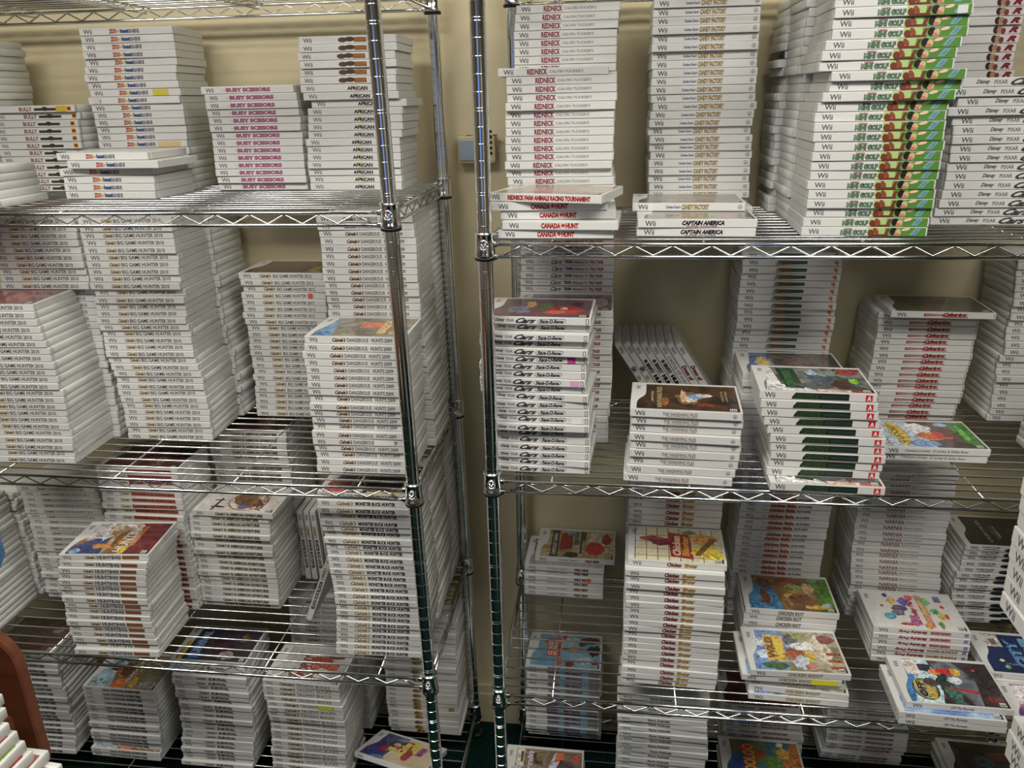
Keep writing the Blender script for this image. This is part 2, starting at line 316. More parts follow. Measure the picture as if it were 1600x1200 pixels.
 'hunting': [('t', 'Wii', 8, 26, 3, 10.8, (134, 130, 126), 0, 0), CAB(55, 78, (140, 104, 48)), ('t', 'HUNTING', 80, 131, 2.8, 11, (70, 66, 74), .06, 0), ('t', 'HUNTING', 80.6, 130.4, 3.6, 10.4, (176, 172, 178), -.015, 0), ('r', 134, 169, 3, 11, (104, 58, 36)), ('t', 'EXPEDITIONS', 136, 167, 5, 9, (196, 124, 74), .02, 0)],
 'dh11': [('t', 'Wii', 12, 30, 3, 10.8, (140, 138, 134), 0, 0), CAB(49, 75, (150, 136, 96)), ('t', 'DANGEROUS HUNTS 2011', 77, 166, 4, 10, (122, 118, 110), .0, 0)],
 'redtext': [('t', 'Wii', 12, 28, 3, 10.8, (140, 134, 130), 0, 0), CAB(45, 70, (164, 138, 92)), ('r', 72, 175, 2.6, 11.4, (164, 88, 72)), ('t', 'DANGEROUS HUNTS 2011', 74, 173, 4, 10.2, (112, 40, 34), .04, 0)],
 'naa': [('t', 'Wii', 9, 25, 3, 10.8, (136, 134, 128), 0, 0), CAB(54, 79, (116, 96, 42)), ('t', 'N. AMERICAN ADVENTURES', 81, 166, 3.2, 10.4, (104, 84, 44), .05, 0)],
 'buck': [('t', 'Wii', 9, 25, 3, 11, (112, 108, 104), 0, 0), ('t', "Cabela's", 40, 74, 3, 11.6, (168, 136, 62), .015, .5), ('t', 'MONSTER BUCK HUNTER', 78, 158, 3, 10.8, (34, 30, 28), .035, 0)],
 'wild': [('t', 'Wii', 10, 27, 3, 10.8, (134, 130, 126), 0, 0), ('t', 'CHEVROLET CAMARO', 55, 103, 5, 9, (150, 138, 108), .0, 0), ('t', 'WILD RIDE', 119, 153, 3.6, 10, (128, 40, 44), .05, .1)],
 'blaster': [('t', 'Wii', 10, 27, 3, 10.8, (104, 104, 104), 0, 0), ('t', 'Chicken', 76, 104, 2.6, 11.4, (140, 44, 40), .05, .2), ('t', 'Blaster', 109, 135, 2.6, 11.4, (198, 150, 52), .05, .2)],
 'chick': [('t', 'Wii', 14, 31, 3, 10.8, (134, 134, 136), 0, 0), ('t', 'Disney', 48, 60, 5, 8.4, (140, 140, 142), 0, .3), ('t', 'chicken little', 62, 117, 2.8, 11.4, (194, 82, 48), .06, 0), ('t', 'ace in action', 120, 149, 4, 10, (124, 136, 148), .04, .3)],
 'riot': [('t', 'Wii', 12, 29, 3, 10.8, (120, 120, 120), 0, 0), ('t', 'CHICKEN RIOT', 67, 119, 2.4, 11.4, (70, 44, 34), .02, .25)],
 'cowboy': [('t', 'Wii', 11, 28, 3, 10.8, (104, 104, 104), 0, 0), ('t', 'CHICKEN SHOOT', 71, 137, 3.4, 10.8, (168, 148, 84), .03, .1)],
 'narnia': [('t', 'Wii', 10, 26, 3, 10.8, (138, 138, 138), 0, 0), ('t', 'NARNIA', 61, 100, 2.6, 11.4, (128, 58, 56), .0, 0), ('t', 'PRINCE CASPIAN', 102, 140, 5, 8.4, (132, 130, 130), .0, 0)],
 'chrys': [('t', 'Wii', 10, 26, 3, 10.8, (86, 88, 90), 0, 0), ('t', 'CHRYSLER', 34, 71, 7.6, 11.2, (54, 54, 56), .02, 0), ('e', 53, 4.4, 18, 1.2, (74, 74, 76)), ('e', 96, 4, 16, 5, (28, 28, 30)), ('r', 104, 186, .8, 12, (40, 42, 46))],
 'cook': [('t', 'Wii', 11, 29, 3, 10.8, (104, 104, 104), 0, 0), ('t', 'Birthday Party', 49, 106, 3, 11, (170, 50, 66), .05, .2, 180), ('r', 111, 152, 3, 10.8, (204, 150, 156)), ('t', 'BASH BASH', 113, 150, 4.6, 9.6, (150, 70, 86), .03, 0), ('r', 177, 185, 3, 11, (130, 124, 170))],
 'cook2': [('t', 'Wii', 11, 29, 3, 10.8, (104, 104, 104), 0, 0), ('t', 'Birthday Party', 45, 104, 3, 11, (170, 50, 66), .05, .2, 180), ('t', 'GAMES BUNDLE', 108, 168, 4, 10, (176, 140, 90), .05, 0), ('r', 177, 185, 3, 11, (130, 124, 170))],
 'city': [('t', 'Wii', 10, 26, 3, 10.8, (134, 134, 134), 0, 0)],
 'otb': [('t', 'Wii', 12, 29, 2.8, 10.8, (104, 104, 104), 0, 0), ('t', 'Off The Runway', 80, 122, 3.4, 10.8, (92, 92, 92), .0, .25)],
 'outdoor': [('t', 'Wii', 9, 26, 3, 10.8, (144, 142, 136), 0, 0), CAB(52, 74, (124, 116, 80)), ('t', 'OUTDOOR ADVENTURES', 75, 154, 3.4, 10.6, (66, 62, 52), .05, 0)],
 'survival': [('t', 'Wii', 9, 26, 3, 10.8, (138, 136, 132), 0, 0), CAB(62, 90, (134, 124, 92)), ('t', 'SURVIVAL', 94, 141, 3, 11, (78, 72, 66), .04, .1)],
 'trophy': [('t', 'Wii', 9, 26, 3, 10.8, (138, 136, 132), 0, 0), CAB(43, 81, (134, 112, 70)), ('t', 'TROPHY BUCKS', 84, 168, 3.4, 10.6, (120, 112, 104), .0, 0)],
 'manor': [('t', 'Wii', 9, 26, 3, 10.8, (134, 132, 132), 0, 0), ('e', 82, 5, 12, 6, (150, 122, 62)), ('e', 78, 6, 5, 5, (110, 84, 40))],
 'cloudy': [('r', 56, 188, .4, 13.6, (126, 160, 178)), ('t', 'Wii', 9, 27, 3, 10.8, (130, 134, 138), 0, 0), ('t', 'CLOUDY', 57, 88, 3.4, 11, (156, 46, 44), .06, 0), ('t', 'MEATBALLS', 100, 142, 3.6, 10.6, (140, 34, 44), .06, 0), ('r', 160, 186, 1, 12, (120, 118, 108), .3)],
 'bluebar': [('t', 'Wii', 9, 27, 4, 11.2, (140, 142, 144), 0, 0), ('r', 28, 56, .6, 2.0, (92, 124, 168)), ('t', 'Farm Animals', 66, 112, 4, 10.4, (140, 132, 128), .04, 0)],
 'redbar': [('t', 'Wii', 9, 26, 3, 10.8, (120, 112, 110), 0, 0), ('t', 'CHARLIE AND', 40, 84, 4.4, 9.6, (110, 80, 76), .03, 0), ('t', 'CHOCOLATE FACTORY', 92, 158, 3.6, 10.2, (142, 44, 48), .05, .1)],
}
def ell(cx, cz, rx, rz, rot=0, n=14):
    c, s = math.cos(rot), math.sin(rot)
    return [(cx+rx*math.cos(t)*c-rz*math.sin(t)*s, cz+rx*math.cos(t)*s+rz*math.sin(t)*c) for t in [2*math.pi*k/n for k in range(n)]]
def spine_mesh(name):
    mb = MB(); yb = -.00012
    def put(pts, col, lay): mb.poly([(u/1000, yb-.00004*lay, z/1000) for u, z in pts], ink(col))
    def band(o, i, col, lay):
        n = len(o)
        for k in range(n): put([o[k], o[(k+1) % n], i[(k+1) % n], i[k]], col, lay)
    mb.poly([(.0022, yb, .0011), (.1878, yb, .0011), (.1878, yb, .0129), (.0022, yb, .0129)], PAPER)
    for n_, e in enumerate(SP[name]):
        lay = 1+n_*.25
        if e[0] == 't':
            _, s, x0, x1, z0, z1, col, bold, shear = e[:9]
            if bold >= 0: bold += .022; col = tuple(int(c*.8) for c in col) if min(col) < 190 and s not in ('MINI GOLF',) else col
            z0 -= .3; z1 += .3
            v, f = glyphs(s, bold, shear)
            if len(e) > 9: v = 1-v
            b = [(( x0+p[0]*(x1-x0))/1000, yb-.00004*lay, (z0+p[1]*(z1-z0))/1000) for p in v]
            mb.add(b, f, ink(col))
        elif e[0] == 'r':
            x0, x1, z0, z1, col = e[1:6]; s = (e[6]*(z1-z0)/2 if len(e) > 6 else 0)
            put([(x0-s, z0), (x1-s, z0), (x1+s, z1), (x0+s, z1)], col, lay)
        elif e[0] == 'e': put(ell(*e[1:5], e[6] if len(e) > 6 else 0), e[5], lay)
        elif e[0] == 'ring': band(ell(e[1], e[2], e[3], e[3]), ell(e[1], e[2], e[3]*.78, e[3]*.78), e[4], lay); put(ell(e[1], e[2]-.3, 1.8, 1.0, .6), e[4], lay)
        elif e[0] == 'pill': a = [(e[1], e[3]+2), (e[1]+4, e[3]), (e[2]-4, e[3]+1.4), (e[2], e[3]+4), (e[2]-1, e[4]-.6), (e[2]-6, e[4]), (e[1]+5, e[4]-1.4), (e[1]+1, e[4]-3)]; cxx = (e[1]+e[2])/2; czz = (e[3]+e[4])/2; band(a, [(cxx+(p[0]-cxx)*.965, czz+(p[1]-czz)*.8) for p in a], e[5], lay)
        elif e[0] == 'quad': put([(e[1], e[3]), (e[2], e[3]+1.6), (e[2], e[4]-1.2), (e[1], e[4])], e[5], lay)
        elif e[0] == 'quad2': put([(e[1], e[3]), (e[2], e[3]), (e[2], e[4]), (e[1]+6, e[4]), (e[1]+1, e[3]+4)], e[5], lay)
        elif e[0] == 'leaf':
            cx, cz, r, col = e[1:]
            q = [(0, -1.1), (.1, -.5), (.6, -.6), (.5, -.3), (1, .2), (.8, .3), (.8, .6), (.45, .4), (.5, .8), (.25, .7), (0, 1.1)]
            q = q+[(-a, b) for a, b in q[-2:0:-1]]
            put([(cx+a*r, cz+b*r) for a, b in q], col, lay)
    return mb.mesh('spine_label')
SPM = {}
def spine(n):
    if n not in SPM: SPM[n] = spine_mesh(n)
    return SPM[n]
# front covers: palette of the printed picture, noise scale, shapes in (u, v) mm, u from the top of the cover, v from the spine
CV = {
 'bghfront': {'pal': [(70, 60, 60), (120, 90, 84), (150, 80, 70), (110, 110, 112)], 'sc': 22, 'sh': [('b', 120, 60, 30, 34, (150, 72, 60)), ('t', 'HUNTER', 80, 30, 22, 90, (120, 50, 44), 0.03, 0)]},
 'dark12': {'pal': [(50, 44, 40), (86, 74, 60), (110, 84, 74), (64, 60, 54)], 'sc': 20, 'sh': [('r', 150, 8, 170, 60, (160, 130, 60))]},
 'h09': {'pal': [(104, 112, 110), (150, 140, 120), (120, 104, 80), (90, 96, 84)], 'sc': 16, 'sh': [('p', [(14, 4), (50, 4), (44, 60), (30, 110), (14, 40)], (96, 140, 176)), ('b', 100, 40, 24, 14, (96, 88, 76)), ('r', 86, 60, 128, 96, (214, 110, 74)), ('r', 128, 20, 160, 110, (206, 168, 100)), ('b', 70, 30, 12, 10, (90, 120, 60)), ('b', 150, 50, 8, 30, (120, 90, 60))]},
 'carsrace': {'pal': [(70, 60, 74), (96, 84, 96), (120, 70, 70), (80, 84, 110)], 'sc': 20, 'sh': [('b', 60, 50, 22, 30, (126, 120, 140)), ('b', 78, 86, 10, 24, (196, 150, 80)), ('b', 105, 70, 16, 30, (90, 110, 70)), ('b', 140, 50, 32, 36, (164, 56, 48)), ('b', 125, 34, 20, 16, (190, 90, 60)), ('b', 160, 90, 14, 18, (70, 40, 50)), ('e', 138, 60, 7, 9, (210, 200, 190))]},
 'tater': {'pal': [(110, 90, 94), (140, 110, 112), (120, 96, 90)], 'sc': 20, 'sh': [('r', 130, 10, 186, 110, (126, 60, 64)), ('e', 165, 64, 14, 36, (176, 160, 160))]},
 'vanish': {'pal': [(34, 28, 26), (60, 44, 36), (84, 60, 40), (40, 34, 34)], 'sc': 16, 'sh': [('r', 28, 4, 40, 124, (60, 40, 30)), ('t', 'VANISHING FILES', 46, 10, 9, 104, (190, 170, 130), 0.01, 0), ('t', 'JAMES PATTERSON', 36, 40, 5, 50, (196, 186, 160), 0.01, 0), ('b', 100, 60, 22, 34, (120, 90, 66)), ('b', 104, 60, 14, 20, (224, 206, 186)), ('b', 112, 70, 18, 14, (112, 140, 180)), ('b', 92, 70, 6, 30, (200, 160, 120)), ('b', 128, 76, 16, 10, (210, 200, 190)), ('b', 60, 40, 8, 20, (150, 90, 50)), ('t', 'CASE OF THE', 158, 50, 4, 50, (190, 170, 120), 0.01, 0), ('t', 'LOST FILES', 165, 50, 4, 50, (190, 170, 120), 0.01, 0), ('b', 130, 30, 20, 8, (120, 50, 40))]},
 'bluemid': {'pal': [(52, 56, 60), (92, 84, 78), (116, 100, 88), (44, 48, 60)], 'sc': 18, 'sh': [('p', [(14, 4), (70, 4), (60, 124), (26, 124)], (62, 84, 140)), ('b', 50, 60, 20, 44, (120, 140, 170)), ('b', 46, 66, 14, 40, (196, 168, 90)), ('t', 'SPORTS', 44, 30, 12, 70, (230, 200, 120), 0.03, 0), ('r', 168, 4, 186, 126, (52, 54, 58)), ('b', 110, 70, 30, 30, (110, 84, 80))]},
 'cent': {'pal': [(52, 58, 56), (86, 92, 88), (140, 140, 130), (60, 70, 84)], 'sc': 16, 'sh': [('p', [(12, 4), (96, 4), (70, 30), (40, 34), (32, 126), (26, 126)], (224, 220, 216)), ('p', [(46, 20), (76, 14), (72, 120), (40, 120)], (28, 58, 34)), ('t', 'CENTIPEDE', 50, 26, 14, 84, (64, 110, 60), 0.04, 0), ('b', 110, 80, 24, 40, (64, 80, 96)), ('b', 122, 96, 20, 16, (120, 140, 120)), ('b', 96, 30, 34, 14, (74, 80, 78)), ('b', 100, 100, 12, 14, (180, 196, 210)), ('p', [(140, 96), (178, 96), (186, 124), (150, 124)], (150, 60, 56)), ('b', 164, 60, 8, 14, (140, 200, 60)), ('b', 140, 40, 18, 24, (70, 50, 44)), ('r', 96, 3, 150, 14, (214, 180, 160)), ('r', 150, 3, 186, 12, (170, 60, 56))]},
 'transf': {'pal': [(44, 48, 46), (70, 74, 68), (96, 84, 60), (60, 60, 56)], 'sc': 12, 'sh': [('p', [(60, 4), (74, 4), (120, 124), (100, 124)], (96, 66, 50)), ('p', [(90, 4), (96, 4), (150, 124), (140, 124)], (90, 104, 96)), ('r', 130, 4, 165, 14, (120, 50, 50))]},
 'champ': {'pal': [(84, 74, 70), (110, 90, 84), (70, 66, 72), (96, 80, 70)], 'sc': 14, 'sh': [('p', [(12, 3), (100, 3), (90, 60), (80, 124), (27, 126), (24, 70), (12, 44)], (176, 196, 214)), ('b', 80, 20, 30, 16, (120, 150, 190)), ('b', 90, 90, 26, 30, (226, 222, 224)), ('b', 48, 66, 15, 62, (196, 160, 50)), ('b', 48, 66, 12, 56, (222, 190, 80)), ('t', 'G1 JOCKEY', 38, 20, 16, 92, (90, 74, 30), 0.03, 0), ('b', 105, 56, 30, 20, (206, 110, 60)), ('b', 125, 60, 22, 20, (190, 60, 50)), ('p', [(160, 20), (186, 10), (186, 126), (150, 126)], (70, 120, 56)), ('b', 168, 70, 6, 40, (110, 170, 80)), ('b', 140, 80, 14, 30, (90, 60, 50)), ('e', 140, 112, 12, 9, (140, 170, 200)), ('t', 'TECMO', 16, 14, 5, 26, (190, 50, 50), 0.03, 0)]},
 'hunting': {'pal': [(150, 120, 86), (120, 88, 60), (190, 176, 150), (96, 84, 74)], 'sc': 14, 'sh': [('p', [(12, 3), (84, 3), (76, 66), (60, 76), (26, 40), (12, 30)], (46, 62, 110)), ('e', 26, 14, 12, 10, (140, 170, 200)), ('p', [(24, 66), (70, 60), (110, 120), (60, 126), (27, 126)], (206, 204, 204)), ('b', 80, 96, 24, 26, (160, 122, 84)), ('b', 66, 34, 12, 12, (166, 116, 66)), ('b', 86, 34, 26, 12, (190, 128, 66)), ('b', 104, 64, 20, 40, (110, 74, 48)), ('p', [(132, 3), (186, 3), (186, 126), (122, 126), (140, 66)], (98, 32, 38)), ('t', 'HUNTING', 106, 12, 22, 108, (222, 216, 206), 0.02, 0), ('t', 'EXPEDITIONS', 131, 36, 10, 78, (206, 130, 44), 0.03, 0), ('p', [(120, 4), (132, 4), (132, 34), (120, 34)], (200, 170, 50)), ('t', 'Cabela', 100, 30, 10, 46, (206, 150, 50), 0.02, 0.3), ('e', 76, 108, 13, 12, (206, 190, 160)), ('b', 64, 80, 5, 30, (214, 208, 200))]},
 'darkred': {'pal': [(34, 26, 26), (70, 36, 34), (96, 60, 50), (46, 42, 40)], 'sc': 16, 'sh': [('b', 120, 60, 24, 30, (110, 60, 40)), ('t', 'HUNTS', 120, 20, 22, 90, (130, 110, 90), 0.02, 0)]},
 'darkred2': {'pal': [(46, 34, 34), (90, 50, 48), (110, 84, 76), (70, 74, 80)], 'sc': 18, 'sh': [('r', 24, 4, 60, 40, (150, 50, 54)), ('b', 110, 70, 30, 30, (96, 74, 70)), ('b', 150, 80, 14, 14, (130, 140, 150))]},
 'darkorange': {'pal': [(30, 22, 20), (70, 36, 22), (140, 64, 30), (46, 34, 30)], 'sc': 18, 'sh': [('b', 90, 60, 30, 30, (120, 60, 30)), ('b', 140, 60, 20, 30, (60, 40, 40))]},
 'naa': {'pal': [(214, 210, 204), (196, 190, 182), (222, 218, 212), (206, 200, 190)], 'sc': 10, 'sh': [('e', 112, 50, 46, 42, (170, 60, 50)), ('e', 112, 50, 43, 39, (206, 196, 184)), ('b', 104, 60, 30, 30, (110, 76, 44)), ('b', 120, 40, 30, 22, (90, 64, 40)), ('e', 110, 24, 14, 10, (90, 96, 140)), ('t', 'ADVENTURES', 140, 10, 16, 108, (90, 60, 34), 0.03, 0), ('t', 'AMERICAN', 120, 16, 14, 90, (150, 110, 60), 0.03, 0), ('b', 50, 20, 20, 4, (70, 50, 40)), ('b', 44, 50, 18, 3, (70, 50, 40)), ('b', 60, 90, 16, 5, (90, 80, 90)), ('p', [(40, 4), (46, 4), (50, 60), (44, 60)], (80, 60, 50))]},
 'buck': {'pal': [(40, 30, 28), (70, 50, 44), (104, 70, 50), (60, 56, 52)], 'sc': 18, 'sh': [('r', 14, 3, 60, 60, (176, 60, 46)), ('t', 'ULTIMATE', 60, 8, 10, 90, (230, 224, 216), 0.02, 0), ('t', 'BLOOD', 76, 8, 14, 70, (200, 190, 180), 0.03, 0), ('b', 130, 70, 40, 40, (90, 60, 44)), ('r', 100, 4, 186, 10, (206, 190, 120))]},
 'wild': {'pal': [(110, 96, 70), (140, 120, 80), (196, 180, 140), (70, 50, 40)], 'sc': 12, 'sh': [('p', [(34, 3), (52, 3), (52, 124), (34, 124)], (30, 28, 28)), ('t', 'CHEVROLET CAMARO', 38, 12, 10, 100, (206, 204, 200), 0.02, 0), ('r', 56, 40, 86, 110, (110, 44, 40)), ('t', 'WILD', 56, 30, 24, 86, (160, 40, 40), 0.05, 0), ('r', 90, 60, 100, 120, (90, 96, 70)), ('r', 104, 20, 118, 122, (60, 60, 70)), ('p', [(120, 40), (186, 30), (186, 110), (130, 122)], (196, 184, 160)), ('b', 140, 44, 26, 30, (176, 46, 40)), ('b', 168, 90, 12, 26, (150, 50, 40)), ('b', 84, 14, 20, 14, (40, 36, 34)), ('e', 82, 110, 12, 9, (90, 140, 180)), ('r', 110, 4, 120, 80, (150, 140, 110))]},
 'wild2': {'pal': [(150, 150, 150), (170, 168, 164)], 'sc': 6, 'sh': [('r', 16, 60, 30, 120, (120, 112, 112))], 'esrb': 0},
 'blaster': {'pal': [(206, 196, 160), (214, 204, 170), (220, 210, 180)], 'sc': 6, 'sh': [('r', 14, 3, 15.4, 126, (50, 46, 44)), ('r', 36, 3, 37.4, 126, (50, 46, 44)), ('r', 58, 3, 59.4, 126, (50, 46, 44)), ('r', 80, 3, 81.4, 126, (50, 46, 44)), ('r', 102, 3, 103.4, 126, (50, 46, 44)), ('r', 124, 3, 125.4, 126, (50, 46, 44)), ('r', 146, 3, 147.4, 126, (50, 46, 44)), ('r', 168, 3, 169.4, 126, (50, 46, 44)), ('r', 12, 18, 186, 19.4, (60, 56, 50)), ('r', 12, 44, 186, 45.4, (60, 56, 50)), ('r', 12, 70, 186, 71.4, (60, 56, 50)), ('r', 12, 96, 186, 97.4, (60, 56, 50)), ('b', 52, 82, 30, 12, (150, 56, 56)), ('b', 66, 70, 24, 12, (120, 44, 50)), ('p', [(84, 20), (128, 12), (122, 104), (80, 110)], (140, 44, 44)), ('t', 'Chicken', 88, 24, 16, 74, (222, 200, 160), 0.04, 0.1), ('t', 'Blaster', 106, 24, 14, 74, (206, 150, 60), 0.04, 0.1), ('b', 150, 90, 26, 22, (196, 140, 60)), ('b', 150, 44, 30, 28, (214, 184, 60)), ('p', [(130, 30), (140, 26), (176, 90), (164, 96)], (110, 74, 40)), ('b', 172, 30, 14, 18, (230, 200, 70)), ('b', 124, 112, 16, 10, (120, 130, 80))]},
 'riot': {'pal': [(124, 90, 54), (150, 116, 70), (96, 70, 46), (170, 140, 90)], 'sc': 14, 'sh': [('p', [(12, 3), (80, 3), (72, 60), (60, 100), (27, 96), (24, 66), (12, 50)], (66, 124, 166)), ('p', [(150, 3), (186, 3), (186, 126), (140, 126), (160, 70)], (82, 124, 48)), ('b', 50, 98, 16, 20, (110, 70, 40)), ('b', 100, 112, 30, 10, (140, 60, 50)), ('b', 112, 60, 34, 44, (150, 110, 66)), ('b', 112, 84, 22, 16, (160, 164, 76)), ('b', 96, 56, 10, 8, (214, 184, 80)), ('b', 120, 40, 30, 20, (110, 70, 44)), ('b', 140, 86, 14, 22, (196, 160, 100)), ('b', 46, 46, 12, 24, (120, 84, 50)), ('t', 'RIOT', 40, 24, 16, 52, (96, 60, 36), 0.05, 0), ('e', 170, 26, 10, 9, (150, 180, 206)), ('b', 150, 18, 30, 7, (200, 160, 70))]},
 'cowboy': {'pal': [(150, 134, 110), (186, 176, 150), (120, 116, 90), (206, 200, 190)], 'sc': 14, 'sh': [('p', [(12, 3), (70, 3), (90, 60), (80, 126), (27, 126), (24, 70), (12, 44)], (110, 140, 190)), ('b', 30, 90, 14, 14, (206, 214, 222)), ('b', 32, 50, 12, 14, (196, 206, 216)), ('r', 40, 30, 78, 112, (196, 160, 84)), ('t', 'WILD', 42, 38, 15, 66, (120, 84, 40), 0.05, 0), ('t', 'WEST', 60, 38, 15, 66, (222, 200, 90), 0.05, 0), ('b', 52, 16, 24, 12, (70, 100, 60)), ('b', 96, 96, 16, 24, (100, 100, 110)), ('b', 110, 110, 14, 10, (140, 150, 80)), ('b', 118, 78, 34, 14, (226, 222, 224)), ('b', 96, 54, 20, 20, (160, 90, 60)), ('b', 104, 30, 16, 22, (190, 196, 206)), ('b', 124, 50, 10, 18, (206, 176, 80)), ('b', 150, 70, 20, 50, (200, 190, 170)), ('r', 156, 14, 184, 22, (150, 80, 50)), ('r', 156, 34, 184, 42, (150, 80, 50)), ('r', 156, 54, 184, 62, (150, 80, 50)), ('b', 164, 104, 18, 16, (130, 70, 64)), ('b', 118, 18, 12, 8, (196, 120, 110))]},
 'bluecov': {'pal': [(70, 100, 170), (110, 150, 200), (180, 200, 220)], 'sc': 8, 'sh': []},
 'chrys': {'pal': [(26, 28, 30), (34, 36, 40), (46, 48, 52)], 'sc': 9, 'sh': [('t', 'CHRYSLER', 56, 16, 7, 96, (170, 172, 176), 0.02, 0), ('b', 80, 60, 5, 40, (80, 84, 90)), ('b', 86, 60, 2.4, 30, (150, 152, 158)), ('b', 140, 60, 34, 34, (44, 36, 44)), ('b', 150, 80, 12, 20, (96, 44, 60))], 'esrb': 0},
 'cook': {'pal': [(222, 220, 214), (226, 224, 220), (218, 216, 210)], 'sc': 4, 'sh': [('r', 112, 10, 126, 120, (196, 110, 90)), ('p', [(108, 8), (118, 4), (130, 60), (122, 124), (110, 122), (118, 62)], (206, 150, 120)), ('t', 'Birthday Party', 90, 16, 16, 100, (170, 44, 54), 0.06, 0.15), ('t', 'Bash', 112, 50, 10, 46, (230, 190, 120), 0.05, 0.1), ('b', 70, 70, 16, 16, (96, 84, 130)), ('b', 84, 96, 12, 16, (110, 80, 160)), ('b', 60, 96, 10, 14, (222, 180, 90)), ('b', 52, 116, 6, 8, (90, 60, 150)), ('b', 90, 30, 10, 20, (170, 90, 150)), ('b', 64, 54, 14, 12, (110, 110, 120)), ('b', 100, 112, 10, 10, (214, 80, 70)), ('b', 130, 100, 10, 14, (110, 180, 90)), ('b', 140, 66, 10, 12, (90, 170, 110)), ('b', 150, 50, 9, 12, (222, 190, 90)), ('b', 160, 84, 5, 6, (206, 60, 60)), ('b', 160, 50, 4, 10, (214, 70, 70)), ('e', 44, 40, 12, 11, (60, 130, 160)), ('e', 43, 40, 9, 8, (80, 160, 186)), ('r', 150, 100, 164, 122, (120, 110, 160)), ('b', 72, 16, 16, 5, (200, 80, 60)), ('b', 140, 20, 6, 14, (110, 150, 70)), ('b', 112, 12, 8, 8, (222, 150, 60)), ('b', 36, 76, 4, 4, (150, 120, 60))]},
 'city': {'pal': [(34, 44, 84), (38, 50, 92), (30, 40, 76)], 'sc': 6, 'sh': [('r', 26, 84, 58, 124, (206, 200, 186)), ('r', 38, 90, 50, 110, (120, 112, 100)), ('t', 'CITY', 66, 20, 22, 92, (120, 170, 206), 0.07, 0.1), ('t', 'BUILDER', 96, 10, 20, 112, (120, 170, 206), 0.07, 0.1), ('t', 'CITY', 67.5, 22, 19, 88, (50, 84, 150), 0.0, 0.1), ('b', 44, 20, 6, 6, (120, 180, 110)), ('b', 40, 40, 5, 5, (206, 206, 110)), ('b', 56, 30, 16, 3, (96, 110, 130))]},
 'otb': {'pal': [(70, 74, 84), (120, 124, 134), (46, 40, 44), (100, 70, 64)], 'sc': 10, 'sh': [('p', [(12, 3), (60, 3), (66, 60), (56, 126), (27, 126), (24, 70), (12, 40)], (60, 120, 180)), ('p', [(20, 3), (70, 3), (84, 60), (74, 126), (44, 126), (36, 66)], (190, 214, 222)), ('e', 48, 40, 24, 30, (54, 48, 44)), ('e', 48, 40, 21, 27, (150, 140, 110)), ('b', 38, 56, 8, 10, (214, 196, 70)), ('t', 'OFF', 34, 18, 14, 44, (40, 36, 34), 0.05, 0), ('t', 'RUNWAY', 50, 14, 14, 54, (206, 180, 60), 0.05, 0), ('b', 40, 104, 12, 10, (206, 170, 80)), ('b', 64, 104, 16, 12, (40, 44, 60)), ('b', 80, 92, 12, 10, (206, 120, 60)), ('b', 104, 96, 24, 9, (190, 40, 40)), ('b', 120, 96, 10, 12, (206, 170, 60)), ('b', 90, 60, 16, 30, (44, 54, 50)), ('b', 96, 30, 14, 24, (60, 100, 90)), ('p', [(84, 50), (94, 46), (150, 34), (186, 20), (186, 30), (130, 46)], (170, 44, 40)), ('b', 64, 60, 14, 14, (80, 70, 66)), ('p', [(140, 3), (186, 3), (186, 126), (120, 126), (150, 80)], (46, 40, 42)), ('b', 110, 70, 16, 12, (200, 206, 214)), ('b', 168, 20, 18, 16, (96, 44, 40)), ('b', 156, 104, 4, 4, (206, 60, 60)), ('r', 26, 80, 52, 124, (222, 206, 196))]},
 'purple': {'pal': [(60, 44, 100), (110, 70, 150), (200, 170, 120)], 'sc': 16, 'sh': [('r', 26, 70, 60, 124, (224, 210, 214)), ('b', 60, 40, 24, 20, (60, 120, 190))]},
 'outdoor': {'pal': [(96, 74, 56), (130, 100, 74), (150, 136, 116), (80, 84, 78)], 'sc': 12, 'sh': [('p', [(12, 3), (70, 3), (60, 60), (80, 126), (27, 126), (24, 70), (12, 44)], (150, 174, 186)), ('b', 84, 70, 24, 30, (96, 60, 36)), ('b', 60, 66, 26, 6, (70, 46, 34)), ('b', 64, 60, 6, 20, (150, 90, 50)), ('p', [(70, 4), (110, 4), (100, 40), (76, 30)], (214, 120, 60)), ('t', 'OUTDOOR', 100, 24, 10, 80, (222, 216, 200), 0.03, 0), ('t', 'ADVENTURES', 114, 6, 18, 116, (222, 176, 50), 0.05, 0), ('b', 146, 60, 30, 40, (120, 110, 84)), ('b', 160, 20, 24, 16, (150, 150, 140)), ('b', 130, 104, 18, 16, (140, 90, 50))]},
 'survival': {'pal': [(26, 28, 36), (44, 50, 66), (70, 60, 64), (34, 30, 34)], 'sc': 12, 'sh': [('r', 14, 3, 26, 70, (200, 170, 50)), ('p', [(36, 4), (66, 4), (56, 110), (30, 80)], (44, 80, 150)), ('t', 'SURVIVAL', 38, 12, 22, 100, (150, 176, 206), 0.06, 0), ('b', 110, 60, 34, 40, (60, 40, 50)), ('b', 130, 24, 22, 16, (150, 140, 130)), ('b', 150, 90, 10, 20, (110, 90, 60))]},
 'trophy': {'pal': [(176, 176, 174), (190, 188, 184), (160, 160, 160)], 'sc': 6, 'sh': [('t', 'TROPHY', 70, 10, 26, 90, (130, 60, 44), 0.06, 0), ('t', 'BUCKS', 96, 16, 22, 80, (150, 74, 50), 0.06, 0), ('b', 62, 30, 8, 20, (120, 96, 60)), ('b', 120, 84, 30, 14, (140, 60, 40)), ('b', 140, 60, 34, 18, (170, 90, 60)), ('b', 130, 40, 20, 20, (206, 190, 170)), ('b', 150, 100, 26, 10, (110, 50, 36))]},
